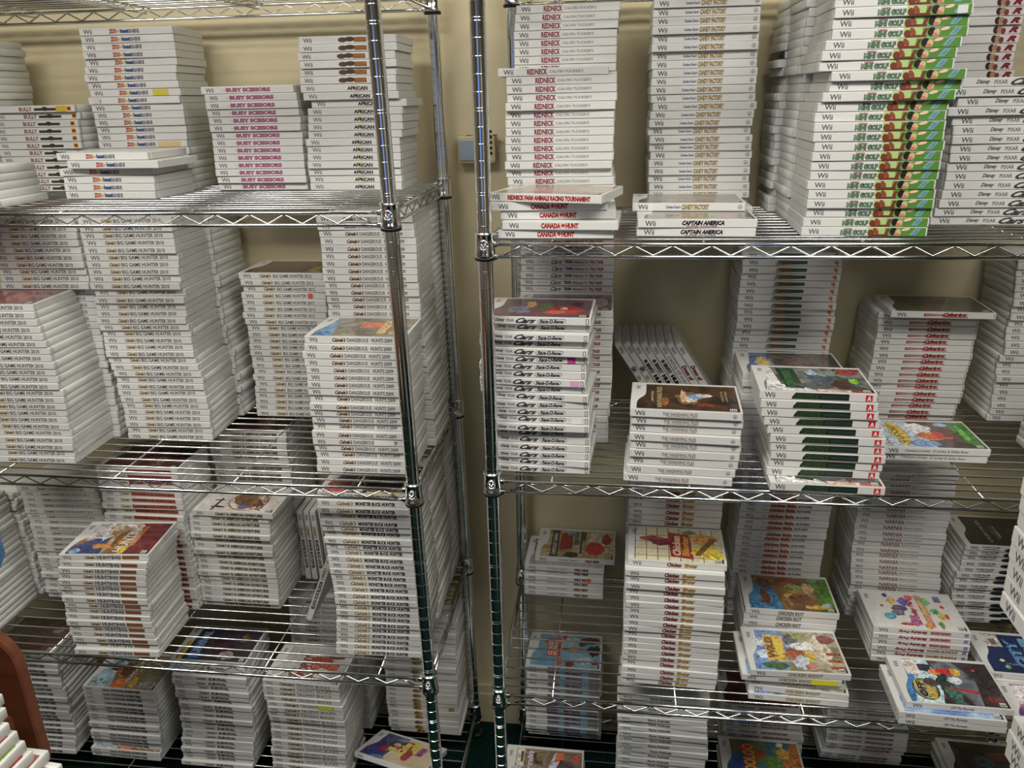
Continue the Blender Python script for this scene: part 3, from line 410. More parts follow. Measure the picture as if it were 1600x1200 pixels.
 'cloudy': {'pal': [(100, 150, 180), (130, 166, 186), (150, 176, 186)], 'sc': 9, 'sh': [('b', 58, 80, 4, 4, (190, 80, 60)), ('r', 50, 40, 84, 112, (190, 60, 50)), ('t', 'CLOUDY', 52, 44, 12, 64, (226, 210, 190), 0.05, 0), ('t', 'MEATBALLS', 66, 44, 12, 64, (226, 200, 170), 0.05, 0), ('b', 84, 22, 10, 16, (190, 84, 56)), ('b', 110, 16, 14, 12, (120, 60, 50)), ('b', 120, 70, 34, 10, (110, 96, 66)), ('b', 120, 74, 12, 12, (170, 120, 90)), ('b', 170, 70, 18, 24, (50, 44, 50)), ('b', 160, 110, 28, 14, (96, 50, 46)), ('b', 110, 112, 20, 8, (170, 180, 190)), ('b', 140, 96, 12, 12, (90, 60, 50)), ('b', 150, 30, 26, 14, (170, 176, 186)), ('b', 174, 24, 10, 12, (110, 60, 60)), ('b', 92, 116, 8, 8, (200, 90, 60)), ('b', 44, 96, 6, 8, (190, 90, 70))]},
 'yellowcov': {'pal': [(120, 112, 60), (150, 140, 80), (100, 96, 60)], 'sc': 8, 'sh': [('r', 150, 20, 180, 110, (170, 160, 120))]},
 'racing': {'pal': [(150, 140, 130), (170, 150, 130), (130, 120, 110)], 'sc': 10, 'sh': [('b', 100, 60, 40, 30, (160, 120, 110)), ('r', 60, 20, 90, 60, (170, 110, 100))]},
 'greyclear': {'pal': [(92, 96, 84), (120, 116, 100), (104, 110, 96)], 'sc': 8, 'sh': [('r', 60, 10, 110, 60, (150, 130, 90)), ('b', 140, 20, 20, 14, (150, 90, 90))]},
 'redcov': {'pal': [(160, 40, 40), (176, 60, 50), (150, 36, 40)], 'sc': 8, 'sh': []},
 'green': {'pal': [(110, 150, 50), (140, 170, 70), (90, 130, 40)], 'sc': 8, 'sh': []},
 'brown': {'pal': [(150, 84, 60), (166, 100, 76), (140, 76, 54)], 'sc': 8, 'sh': [('r', 150, 60, 180, 110, (206, 196, 180))], 'esrb': 0},
 'cake': {'pal': [(206, 190, 150), (214, 198, 160), (200, 184, 146)], 'sc': 5, 'sh': [('p', [(11, 3), (70, 3), (74, 70), (90, 126), (27, 126), (25, 70), (12, 40)], (52, 54, 112)), ('b', 60, 10, 20, 9, (90, 120, 160)), ('b', 80, 110, 18, 14, (96, 120, 150)), ('b', 96, 84, 30, 30, (150, 30, 40)), ('b', 66, 86, 16, 18, (36, 26, 34)), ('b', 88, 96, 14, 12, (30, 24, 30)), ('b', 76, 84, 11, 10, (220, 160, 140)), ('t', 'Cake', 88, 48, 20, 60, (226, 206, 90), 0.09, 0.2), ('t', 'Mania', 108, 38, 22, 80, (226, 206, 90), 0.09, 0.2), ('t', '3', 58, 44, 22, 26, (226, 206, 90), 0.05, 0), ('b', 52, 56, 14, 16, (150, 30, 36)), ('r', 134, 60, 154, 104, (196, 110, 160)), ('t', 'MAIN', 136, 64, 14, 38, (110, 50, 96), 0.04, 0), ('b', 120, 50, 12, 30, (160, 36, 44))]},
 'baja': {'pal': [(70, 56, 50), (110, 90, 74), (150, 130, 110), (56, 40, 38)], 'sc': 14, 'sh': [('p', [(11, 3), (50, 3), (50, 50), (36, 80), (16, 60)], (176, 176, 206)), ('r', 28, 70, 46, 126, (206, 200, 180)), ('r', 38, 84, 44, 116, (80, 70, 70)), ('t', 'Burnin', 52, 20, 16, 100, (196, 190, 196), 0.05, 0.2), ('b', 84, 104, 10, 16, (110, 100, 60)), ('p', [(104, 60), (130, 50), (140, 110), (120, 120)], (190, 184, 196)), ('p', [(120, 90), (146, 96), (140, 122), (124, 118)], (196, 100, 50)), ('b', 150, 60, 30, 40, (80, 60, 60)), ('e', 172, 104, 8, 12, (190, 80, 70))]},
 'fruit': {'pal': [(50, 74, 140), (60, 110, 130), (110, 130, 60), (150, 90, 40)], 'sc': 12, 'sh': [('b', 60, 100, 16, 16, (200, 60, 50)), ('t', 'ZOOLOO', 50, 10, 34, 108, (206, 60, 50), 0.09, 0), ('t', 'ZOOLOO', 53, 14, 28, 100, (230, 190, 60), 0.03, 0), ('b', 150, 90, 18, 20, (206, 160, 60)), ('b', 120, 60, 20, 24, (90, 130, 50)), ('b', 160, 40, 24, 30, (190, 110, 50)), ('p', [(150, 3), (186, 3), (186, 126), (166, 126)], (176, 106, 50)), ('b', 96, 90, 12, 12, (180, 50, 50)), ('e', 144, 118, 9, 7, (214, 210, 200))]},
 'jungle': {'pal': [(30, 26, 24), (60, 44, 36), (44, 60, 70), (90, 60, 40)], 'sc': 14, 'sh': [('p', [(24, 20), (34, 4), (40, 100), (30, 110)], (50, 60, 70)), ('b', 90, 70, 26, 20, (60, 90, 110)), ('b', 130, 90, 30, 14, (110, 60, 30)), ('b', 150, 40, 20, 20, (50, 70, 80)), ('e', 20, 14, 8, 7, (90, 140, 180))]}}
def cover_ink(c):
    n = 'cover_ink_%02x%02x%02x' % tuple(c)
    if n in MATS: return MATS[n]
    m = noise_mix(mat(n, c, .4, coat=.8), tuple(int(v*.72) for v in c), tuple(min(255, int(v*1.12+12)) for v in c), 75+(sum(c) % 50), detail=5, lo=.36, hi=.6)
    for nd in m.node_tree.nodes:
        if nd.bl_idname == 'ShaderNodeTexNoise': nd.inputs['Distortion'].default_value = 1.2
    return m
def art_mat(name, pal, sc, seed, dist=1.2):
    m = bpy.data.materials.new('printed picture '+name); m.use_nodes = True; nt = m.node_tree; b = nt.nodes['Principled BSDF']
    tc = nt.nodes.new('ShaderNodeTexCoord'); mp = nt.nodes.new('ShaderNodeMapping'); mp.inputs['Location'].default_value = (seed*1.37, seed*.71, 0)
    n = nt.nodes.new('ShaderNodeTexNoise'); n.inputs['Scale'].default_value = sc; n.inputs['Detail'].default_value = 3.5; n.inputs['Distortion'].default_value = dist
    r = nt.nodes.new('ShaderNodeValToRGB'); cr = r.color_ramp; cr.elements[0].position = .30; cr.elements[1].position = .70
    cr.elements[0].color = lin(pal[0]); cr.elements[1].color = lin(pal[-1])
    for i, c in enumerate(pal[1:-1]): e = cr.elements.new(.30+.40*(i+1)/(len(pal)-1)); e.color = lin(c)
    nt.links.new(tc.outputs['Object'], mp.inputs[0]); nt.links.new(mp.outputs[0], n.inputs['Vector']); nt.links.new(n.outputs['Fac'], r.inputs[0]); nt.links.new(r.outputs[0], b.inputs['Base Color'])
    b.inputs['Roughness'].default_value = .4; b.inputs['Coat Weight'].default_value = .8; b.inputs['Coat Roughness'].default_value = .1
    n2 = nt.nodes.new('ShaderNodeTexNoise'); n2.inputs['Scale'].default_value = 110; n2.inputs['Detail'].default_value = 4; n2.inputs['Distortion'].default_value = 1.5
    mx = nt.nodes.new('ShaderNodeMix'); mx.data_type = 'RGBA'; mx.blend_type = 'OVERLAY'; mx.inputs[0].default_value = .65
    nt.links.new(mp.outputs[0], n2.inputs['Vector']); nt.links.new(r.outputs[0], mx.inputs[6]); nt.links.new(n2.outputs['Fac'], mx.inputs[7]); nt.links.new(mx.outputs[2], b.inputs['Base Color'])
    return m
CVM = {}
def cover(name):
    if name in CVM: return CVM[name]
    d = CV[name]; mb = MB(); zb = TH+.00003
    def put(pts, mt, lay): mb.poly([(u/1000, v/1000, zb+.000014*lay) for u, v in pts], mt)
    put([(2.5, .6), (187.5, .6), (187.5, 129), (2.5, 129)], PAPER, 0)
    edge = [(11, 3), (11, 30), (12.5, 42), (16, 52), (21, 60), (25, 70), (26.5, 82), (26.5, 126)]
    if d.get('band', 1): put([(186, 3), (186, 126)]+edge[::-1], art_mat(name, d['pal'], d.get('sc', 18), len(CVM)+1), 1)
    wv, wf = glyphs('Wii', .035); mb.add([((17-p[1]*8.5)/1000, (99+p[0]*18)/1000, zb+.00005) for p in wv], wf, ink((112, 112, 116)))
    for k, e in enumerate(d['sh']):
        lay = 4+k*.7
        if e[0] == 'r': put([(e[1], e[2]), (e[3], e[2]), (e[3], e[4]), (e[1], e[4])], cover_ink(e[5]), lay)
        elif e[0] == 'e': put(ell(e[1], e[2], e[3], e[4], e[6] if len(e) > 6 else 0, 22), cover_ink(e[5]), lay)
        elif e[0] == 'p': put(e[1], cover_ink(e[2]), lay)
        elif e[0] == 'b':   # blob with a wavy outline
            rs = random.Random(int(e[1]*7+e[2])); q = [(e[1]+math.cos(t)*e[3]*rs.uniform(.7, 1.15), e[2]+math.sin(t)*e[4]*rs.uniform(.7, 1.15)) for t in [2*math.pi*i/18 for i in range(18)]]; put(q, cover_ink(e[5]), lay)
        elif e[0] == 't':   # (text, u0, v0, height along u, length along v, colour, bold, shear)
            _, s, u0, v0, hu, lv, col, bold, sh = e
            v, f = glyphs(s, bold, sh); mb.add([((u0+hu*(1-p[1]))/1000, (v0+lv*p[0])/1000, zb+.000014*lay) for p in v], f, ink(col))
    if d.get('esrb', 1):
        put([(168, 5), (184, 5), (184, 17), (168, 17)], ink((30, 30, 30)), 20); put([(169, 6), (180.5, 6), (180.5, 16), (169, 16)], ink((228, 226, 220)), 20.7)
        v, f = glyphs('E', .03, 0); mb.add([((170.3+9*(1-p[1]))/1000, (7.6+6.4*p[0])/1000, zb+.00031) for p in v], f, ink((24, 24, 24)))
    CVM[name] = mb.mesh('front_cover'); return CVM[name]
def sticker(kind):
    col, x0, x1 = kind
    k = 'stk%s%d%d' % (str(col), x0, x1)
    if k not in CVM:
        mb = MB(); mb.poly([(x0/1000, -.0006, .001), (x1/1000, -.0006, .0016), (x1/1000, -.0006, .0128), (x0/1000, -.0006, .0122)], ink(col))
        CVM[k] = mb.mesh('price_sticker')
    return CVM[k]
ORD = 'first second third fourth fifth sixth seventh eighth ninth tenth eleventh twelfth thirteenth fourteenth fifteenth sixteenth seventeenth eighteenth nineteenth twentieth'.split()
def ordn(n):
    if n <= 20: return ORD[n-1]
    return 'twenty-'+ORD[n-21] if n < 30 else 'thirtieth'
# stack table: name, phrase, spine design, thickness, {index: other design}, {index: front cover}, {index: sticker}, [black indices], [(x, y, z, yaw)...] bottom first, mm and degrees
STACKS = [
 ('bully', 'brown-lettered stack at far upper left', 'bully', 0.01436, {}, {}, {11: ((200,176,60),150,172)}, [],[[-913.2,302.8,1500.8,1.0],[-910.1,300.8,1515.1,0.3],[-912.1,298.5,1529.5,0.1],[-912.3,299.3,1543.9,0.0],[-912.5,301.6,1558.2,-1.1],[-912.5,300.0,1572.6,1.2],[-912.8,299.7,1586.9,-0.5],[-912.4,299.6,1601.3,-0.5],[-912.4,298.9,1615.6,0.3],[-912.5,300.8,1630.0,-0.2],[-909.4,302.2,1644.4,1.1],[-912.4,297.6,1658.7,-0.0]]),
 ('farleft', 'tall upper stack cut by the left edge', 'plainwhite', 0.01425, {}, {}, {}, [],[[-1122.0,299.2,1500.8,1.0],[-1121.7,299.1,1515.0,0.4],[-1119.1,298.1,1529.3,-0.2],[-1115.6,300.3,1543.5,-0.5],[-1113.6,299.6,1557.8,0.0],[-1112.4,300.8,1572.0,-0.0],[-1113.0,300.1,1586.3,1.2],[-1109.6,296.0,1600.5,0.5],[-1107.2,299.7,1614.8,0.1],[-1105.5,303.7,1629.1,-0.7],[-1107.2,301.2,1643.3,-0.6],[-1104.5,296.1,1657.6,-0.5],[-1103.2,300.8,1671.8,0.3],[-1098.0,299.2,1686.1,-0.0],[-1097.1,301.7,1700.3,-0.6],[-1097.8,298.6,1714.6,0.5],[-1099.4,304.3,1728.8,0.2],[-1097.2,296.6,1743.1,-0.6],[-1098.1,299.0,1757.3,0.8],[-1094.4,300.1,1771.6,-0.0],[-1099.6,298.6,1785.8,-1.0]]),
 ('bash', 'tall bash stack at left of upper shelf', 'bash', 0.01422, {}, {}, {13: ((206,190,60),132,164),6: ((214,186,140),128,176),12: ((214,196,190),10,24)}, [],[[-692.7,309.0,1500.8,3.8],[-691.8,307.0,1515.0,3.8],[-692.5,309.7,1529.2,3.9],[-691.6,308.6,1543.5,2.7],[-694.5,307.8,1557.7,3.4],[-691.6,307.0,1571.9,4.2],[-693.8,310.9,1586.1,3.0],[-693.1,312.3,1600.3,3.0],[-691.9,311.5,1614.6,3.5],[-690.7,307.5,1628.8,3.6],[-690.4,308.2,1643.0,3.5],[-691.0,306.5,1657.2,4.9],[-693.4,304.2,1671.4,3.8],[-690.7,310.4,1685.7,3.1],[-691.8,309.6,1699.9,2.7],[-693.7,305.4,1714.1,4.0],[-691.6,308.0,1728.3,3.4],[-689.2,311.7,1742.6,3.0],[-687.6,306.0,1756.8,4.1],[-688.8,309.5,1771.0,4.0],[-688.6,310.1,1785.2,3.5],[-688.0,308.0,1799.4,3.8]]),
 ('bashfront', 'short bash stack before the tall one', 'bash', 0.0143, {}, {}, {}, [],[[-686.5,168.0,1500.8,-2.5],[-686.4,168.0,1515.1,-1.9],[-686.2,170.0,1529.4,-1.8],[-689.1,166.0,1543.7,0.8],[-662.1,155.0,1558.0,-3.1],[-689.5,168.0,1572.3,-2.0]]),
 ('farfront', 'short stack at left edge of upper shelf', 'plainwhite', 0.0143, {}, {}, {}, [],[[-910.8,29.4,1500.8,0.0],[-919.8,29.4,1515.1,0.4],[-922.8,29.4,1529.4,0.0],[-923.8,29.4,1543.7,-1.0],[-924.8,29.4,1558.0,-2.0]]),
 ('scissors', 'pink-lettered stack on upper shelf', 'scissors', 0.01425, {}, {}, {}, [],[[-438.5,299.0,1500.8,0.1],[-437.6,294.5,1515.0,-0.8],[-438.1,291.1,1529.3,0.5],[-438.0,292.5,1543.5,-0.3],[-437.7,293.5,1557.8,-0.2],[-438.2,295.5,1572.0,-0.6],[-438.1,296.8,1586.3,-0.4],[-437.7,297.6,1600.5,0.1],[-438.3,294.2,1614.8,-0.3],[-437.4,293.0,1629.0,0.6],[-437.7,291.7,1643.3,0.0],[-436.8,288.1,1657.5,0.3],[-438.7,292.6,1671.8,-0.5],[-444.8,293.1,1686.0,0.4]]),
 ('african', 'stack behind the left chrome post, upper shelf', 'african', 0.01414, {14: 'swamp', 15: 'swamp', 16: 'swamp', 17: 'swamp', 18: 'swamp', 19: 'swamp'}, {}, {}, [],[[-239.9,287.8,1500.8,-0.7],[-239.3,289.2,1514.9,-0.2],[-239.9,286.9,1529.1,-0.1],[-238.5,281.7,1543.2,0.1],[-237.7,284.0,1557.4,0.0],[-238.1,288.0,1571.5,-0.7],[-238.3,284.6,1585.7,0.5],[-232.8,287.7,1599.8,-0.7],[-230.6,285.1,1613.9,0.7],[-230.3,287.7,1628.1,-0.3],[-228.6,286.3,1642.2,0.2],[-221.0,290.6,1656.4,-0.0],[-233.7,284.1,1670.5,-0.2],[-238.4,286.6,1684.7,0.5],[-237.6,286.2,1698.8,0.0],[-236.9,288.6,1713.0,0.4],[-234.2,284.6,1727.1,-0.2],[-236.4,283.7,1741.2,0.8],[-231.8,282.0,1755.4,0.9],[-232.2,286.4,1769.5,-0.3]]),
 ('redback', 'rear red-lettered stack on right upper shelf', 'redneck', 0.0145, {}, {}, {}, [],[[177.0,303.5,1449.0,0.3],[176.4,305.4,1463.5,0.4],[174.8,308.2,1478.0,0.2],[174.3,307.6,1492.5,-0.3],[178.2,305.2,1507.0,0.6],[174.0,310.5,1521.5,-0.5],[172.2,309.5,1536.0,-0.5],[169.8,306.2,1550.5,-0.5],[171.8,307.5,1565.0,-0.0],[172.9,304.4,1579.5,0.8],[174.5,306.1,1594.0,0.3],[174.0,310.2,1608.5,-0.9],[175.6,308.0,1623.0,0.3],[172.6,307.0,1637.5,-0.2],[176.2,305.9,1652.0,0.2],[172.0,308.1,1666.5,-0.4],[175.7,307.0,1681.0,-0.6],[176.8,304.0,1695.5,0.9],[175.0,305.0,1710.0,0.4],[175.3,304.2,1724.5,0.1],[175.5,303.6,1739.0,0.5],[175.3,306.1,1753.5,-0.4],[175.5,303.5,1768.0,0.8],[176.9,304.4,1782.5,-0.7],[177.8,306.9,1797.0,-1.0],[179.9,307.2,1811.5,-0.5]]),
 ('redneck', 'front red-lettered stack on right upper shelf', 'redneck', 0.01402, {}, {}, {}, [],[[174.7,167.7,1449.0,0.2],[173.8,169.7,1463.0,-0.2],[173.8,170.3,1477.0,-0.6],[176.5,171.8,1491.0,-1.2],[177.8,166.6,1505.1,-0.1],[175.3,167.7,1519.1,-0.4],[172.5,171.3,1533.1,0.3],[171.5,162.9,1547.1,0.2],[173.9,168.4,1561.1,-0.3],[172.8,166.9,1575.2,-0.2],[172.8,168.1,1589.2,-0.1],[173.8,167.3,1603.2,0.9],[173.2,170.6,1617.2,-0.1],[173.3,171.2,1631.2,-0.7],[174.9,162.3,1645.3,0.7],[177.1,170.1,1659.3,-1.0],[176.7,167.6,1673.3,-0.3],[176.4,167.4,1687.3,0.4],[162.4,168.1,1701.4,0.3]]),
 ('canada', 'short red-lettered pile beside the centre post', 'canada', 0.0147, {4: 'racing'}, {4: 'racing'}, {}, [],[[176.6,19.0,1449.0,-0.1],[183.7,17.0,1463.7,-2.5],[179.8,29.4,1478.4,0.9],[165.8,25.0,1493.1,1.5],[163.2,35.0,1507.8,-14.4]]),
 ('candy', 'gold-lettered tower on right upper shelf', 'candy', 0.01455, {}, {}, {}, [],[[427.4,315.3,1449.0,-0.8],[429.2,314.8,1463.5,-1.0],[432.5,305.8,1478.1,-0.2],[432.2,308.1,1492.6,0.0],[430.3,311.4,1507.2,-0.5],[430.7,305.8,1521.7,-0.0],[430.1,308.4,1536.3,0.1],[432.8,310.5,1550.8,0.1],[429.9,309.0,1565.4,-0.8],[430.2,303.3,1579.9,0.7],[426.6,313.3,1594.5,-0.6],[428.3,306.3,1609.0,-0.2],[429.8,306.6,1623.6,-0.4],[433.6,307.1,1638.1,-0.0],[430.5,309.7,1652.7,0.2],[429.0,306.8,1667.2,0.4],[429.6,308.0,1681.8,-0.4],[430.7,307.2,1696.3,0.5],[428.9,309.5,1710.9,0.9],[428.7,312.3,1725.4,0.1],[428.1,303.0,1740.0,0.6],[428.9,313.8,1754.5,-0.1],[428.1,305.9,1769.1,0.3],[428.0,309.2,1783.6,-0.1],[428.1,310.3,1798.2,0.4],[428.7,305.4,1812.7,0.6]]),
 ('captain', 'small pile before the gold-lettered tower', 'captain', 0.0147, {2: 'candy'}, {1: 'greyclear', 2: 'greyclear'}, {}, [],[[403.0,40.0,1449.0,-2.1],[404.5,36.0,1463.7,-0.7],[397.2,125.0,1478.4,-1.9]]),
 ('captainback', 'small pile behind, showing past its right end', 'plainwhite', 0.0147, {}, {}, {}, [],[[413.6,177.1,1449.0,0.0],[419.6,175.7,1463.7,0.0]]),
 ('golf', 'green illustrated tower on right upper shelf', 'golf', 0.01445, {}, {}, {22: ((206,210,208),168,182)}, [],[[665.1,45.8,1449.0,-2.5],[666.7,47.3,1463.4,-2.0],[670.1,48.8,1477.9,-1.8],[668.9,44.1,1492.3,-1.8],[669.8,46.3,1506.8,-1.5],[667.1,46.4,1521.2,-2.1],[670.0,47.1,1535.7,-1.7],[669.4,46.1,1550.1,-2.5],[669.2,43.7,1564.6,-1.7],[670.7,43.0,1579.0,-1.4],[667.3,42.1,1593.5,-1.5],[667.0,41.7,1607.9,-1.6],[667.6,48.1,1622.4,-2.1],[670.3,47.4,1636.8,-0.7],[674.8,42.4,1651.3,-1.7],[684.8,47.6,1665.7,-0.4],[684.4,41.0,1680.2,-1.5],[665.9,45.7,1694.6,-2.2],[667.4,42.2,1709.1,-1.2],[671.5,43.6,1723.5,-1.9],[679.7,44.7,1738.0,-0.8],[679.0,46.9,1752.4,-1.3],[679.8,43.6,1766.9,-2.0],[678.8,45.6,1781.3,-2.1],[680.4,39.5,1795.8,-1.2],[679.1,42.5,1810.2,-1.7]]),
 ('golfmid', 'second white tower behind the green illustrated one', 'plainwhite', 0.01445, {}, {}, {}, [],[[676.4,188.0,1449.0,0.5],[673.3,188.0,1463.4,-0.8],[674.4,188.0,1477.9,-0.5],[667.7,188.0,1492.3,-0.3],[673.1,188.0,1506.8,-1.0],[671.2,188.0,1521.2,-0.5],[673.8,188.0,1535.7,-0.5],[671.8,188.0,1550.1,-1.6],[673.4,188.0,1564.6,0.1],[673.0,188.0,1579.0,-0.1],[668.4,188.0,1593.5,-0.9],[673.9,188.0,1607.9,-0.6],[674.1,188.0,1622.4,-0.2],[676.5,188.0,1636.8,-0.7],[674.7,188.0,1651.3,-0.6],[675.3,188.0,1665.7,-1.4],[676.1,188.0,1680.2,-0.2],[666.9,188.0,1694.6,-0.4],[670.3,188.0,1709.1,-0.3],[668.6,188.0,1723.5,-1.4],[672.1,188.0,1738.0,0.5],[671.2,188.0,1752.4,-0.4],[672.1,188.0,1766.9,-0.7],[674.6,188.0,1781.3,0.7],[668.9,188.0,1795.8,-0.5],[666.1,188.0,1810.2,-1.4]]),
 ('golfback', 'rear white tower behind the green illustrated one', 'plainwhite', 0.01445, {}, {}, {}, [19],[[662.4,328.0,1449.0,0.5],[661.0,328.0,1463.4,-0.8],[671.4,328.0,1477.9,-0.5],[662.6,328.0,1492.3,-0.3],[664.2,328.0,1506.8,-1.0],[667.0,328.0,1521.2,-0.5],[661.3,328.0,1535.7,-0.5],[661.9,328.0,1550.1,-1.6],[664.1,328.0,1564.6,0.1],[663.4,328.0,1579.0,-0.1],[658.8,328.0,1593.5,-0.9],[661.6,328.0,1607.9,-0.6],[661.5,328.0,1622.4,-0.2],[666.0,328.0,1636.8,-0.7],[661.9,328.0,1651.3,-0.6],[671.1,328.0,1665.7,-1.4],[676.4,328.0,1680.2,-0.2],[667.1,328.0,1694.6,-0.4],[657.9,328.0,1709.1,-0.3],[666.9,328.0,1723.5,-1.4],[666.9,328.0,1738.0,0.5],[666.9,328.0,1752.4,-0.4],[667.2,328.0,1766.9,-0.7],[668.0,328.0,1781.3,0.7],[673.2,328.0,1795.8,-0.5],[669.7,328.0,1810.2,-1.4]]),
 ('carsright', 'grey script-lettered stack at upper right', 'cars', 0.0146, {}, {}, {}, [],[[899.7,154.7,1449.0,-0.7],[903.3,151.3,1463.6,0.1],[907.2,148.2,1478.2,-0.0],[909.7,149.2,1492.8,0.2],[911.8,150.4,1507.4,-0.1],[913.1,152.7,1522.0,0.9],[913.0,154.8,1536.6,-0.5],[914.0,151.5,1551.2,-0.3],[912.9,151.7,1565.8,-0.3],[911.9,148.4,1580.4,1.0],[912.2,152.1,1595.0,0.5],[909.7,155.6,1609.6,0.5],[898.7,149.2,1624.2,0.3],[912.0,152.1,1638.8,0.2],[889.8,148.7,1653.4,-0.1],[878.2,152.2,1668.0,-1.1]]),
 ('redr', 'tower with red letter ends, upper right corner', 'redr', 0.0145, {}, {}, {}, [],[[878.1,303.7,1449.0,0.4],[875.9,303.0,1463.5,0.0],[877.3,303.3,1478.0,0.2],[876.7,304.4,1492.5,0.9],[874.1,303.8,1507.0,0.3],[869.4,303.9,1521.5,0.1],[870.9,303.2,1536.0,-0.7],[869.1,304.4,1550.5,0.9],[868.7,303.2,1565.0,0.6],[868.9,307.9,1579.5,-0.0],[866.4,303.1,1594.0,-0.9],[866.0,307.5,1608.5,-1.1],[865.5,307.4,1623.0,0.5],[869.1,305.3,1637.5,0.7],[867.0,304.5,1652.0,-0.1],[869.5,304.1,1666.5,0.7],[868.2,303.3,1681.0,0.3],[864.3,306.1,1695.5,-0.1],[863.9,305.2,1710.0,0.5],[864.5,304.2,1724.5,0.6],[866.3,305.1,1739.0,0.2],[868.8,309.9,1753.5,-0.1],[866.9,305.9,1768.0,-0.4],[866.5,307.0,1782.5,-1.1],[866.1,306.0,1797.0,-0.2],[861.5,307.4,1811.5,-0.8]]),
 ('carsrace', 'script-lettered stack beside the centre post', 'carsrace', 0.0142, {}, {20: 'carsrace'}, {15: ((196,60,140),152,166),12: ((214,160,200),163,178),7: ((228,226,220),157,176)}, [],[[143.1,31.4,1017.2,-0.5],[143.7,39.0,1031.4,-4.3],[143.6,32.0,1045.6,-0.8],[144.3,34.8,1059.8,-1.5],[143.8,41.1,1074.0,-2.9],[142.1,37.4,1088.2,-1.4],[142.0,24.6,1102.4,-0.9],[142.4,34.6,1116.6,-2.7],[141.5,29.7,1130.8,-0.7],[140.1,27.7,1145.0,0.2],[139.8,38.7,1159.2,-4.8],[135.6,33.9,1173.4,-0.7],[134.3,33.4,1187.6,-3.1],[135.4,35.5,1201.8,-2.8],[134.9,31.3,1216.0,-0.8],[139.5,30.6,1230.2,-1.1],[138.2,32.6,1244.4,-4.5],[136.6,33.4,1258.6,-2.2],[139.3,22.9,1272.8,-2.2],[142.9,39.4,1287.0,-3.3],[142.0,26.6,1301.2,-2.2]]),
 ('taterfront', 'red-ended stack behind the script-lettered one', 'tater', 0.01425, {}, {18: 'tater'}, {}, [],[[175.3,171.2,1017.2,0.3],[172.2,174.8,1031.4,0.3],[173.6,172.4,1045.7,0.8],[174.2,174.4,1059.9,-0.3],[172.9,175.6,1074.2,-0.2],[176.2,172.4,1088.4,0.4],[178.8,174.0,1102.6,-0.1],[179.0,175.7,1116.9,-0.1],[180.1,173.6,1131.1,0.1],[180.4,169.6,1145.4,-0.3],[179.5,171.7,1159.6,0.3],[179.2,172.6,1173.9,0.8],[178.9,174.0,1188.1,-0.2],[178.7,171.4,1202.4,-0.6],[179.5,172.3,1216.6,0.0],[179.2,170.5,1230.9,0.2],[180.6,169.8,1245.1,-0.3],[179.7,169.7,1259.4,0.2],[179.3,177.2,1273.6,-0.7]]),
 ('taterback', 'rear tall stack left of the leaning cases', 'tater', 0.0143, {}, {}, {}, [],[[178.0,309.4,1017.2,0.2],[175.1,313.8,1031.5,-0.2],[178.9,310.1,1045.8,0.2],[175.9,310.2,1060.1,0.8],[177.3,313.8,1074.4,-1.0],[178.1,310.0,1088.7,-0.2],[175.9,309.8,1103.0,0.6],[179.1,315.4,1117.3,-0.6],[177.0,313.4,1131.6,-0.5],[176.6,311.5,1145.9,0.5],[178.7,312.5,1160.2,-0.8],[177.7,313.6,1174.5,-0.2],[177.7,310.3,1188.8,0.5],[177.0,313.7,1203.1,-0.9],[179.1,312.2,1217.4,-0.2],[176.2,313.7,1231.7,0.1],[179.1,311.3,1246.0,-0.8],[177.9,313.6,1260.3,-0.5],[177.9,313.4,1274.6,0.0],[178.2,317.0,1288.9,-0.5],[178.5,313.6,1303.2,-0.5],[179.5,310.8,1317.5,0.5],[181.3,312.5,1331.8,-0.5],[180.4,310.8,1346.1,-0.1],[179.8,311.0,1360.4,-0.7],[180.8,314.7,1374.7,-0.2],[178.7,310.1,1389.0,0.8]]),
 ('vanish', 'pile topped by a dark film-style cover', 'vanish', 0.01572, {}, {8: 'vanish', 3: 'vanish'}, {}, [],[[393.0,9.9,1017.2,-2.7],[397.6,11.3,1032.9,-2.2],[401.2,15.9,1048.6,-3.3],[402.5,11.1,1064.3,-2.1],[404.1,14.3,1080.0,-2.6],[401.3,11.4,1095.7,-3.3],[402.3,15.5,1111.5,-2.9],[403.6,11.1,1127.2,-2.5],[401.0,7.6,1142.9,-3.0]]),
 ('leaf', 'green-badge tower on right middle shelf', 'leaf', 0.0143, {}, {}, {}, [],[[616.0,309.0,1017.2,-0.9],[615.7,310.8,1031.5,-0.4],[614.5,314.5,1045.8,-1.1],[610.5,313.9,1060.1,-1.6],[614.1,313.6,1074.4,-0.5],[615.5,311.6,1088.7,-0.7],[611.4,310.4,1103.0,-0.1],[613.4,315.9,1117.3,-0.8],[614.5,312.9,1131.6,-1.1],[613.7,308.9,1145.9,-0.7],[614.1,313.3,1160.2,-1.9],[614.2,314.7,1174.5,-2.0],[615.5,312.1,1188.8,-1.0],[616.9,314.1,1203.1,-1.1],[617.2,307.3,1217.4,-0.6],[617.8,307.0,1231.7,-0.6],[617.2,311.6,1246.0,-0.3],[616.4,308.4,1260.3,-2.0],[616.8,311.7,1274.6,-0.5],[617.7,309.8,1288.9,-0.3],[618.4,310.1,1303.2,-0.3],[619.1,311.4,1317.5,-1.4],[619.6,305.9,1331.8,0.5],[619.6,309.9,1346.1,-0.3],[617.4,310.5,1360.4,-0.9]]),
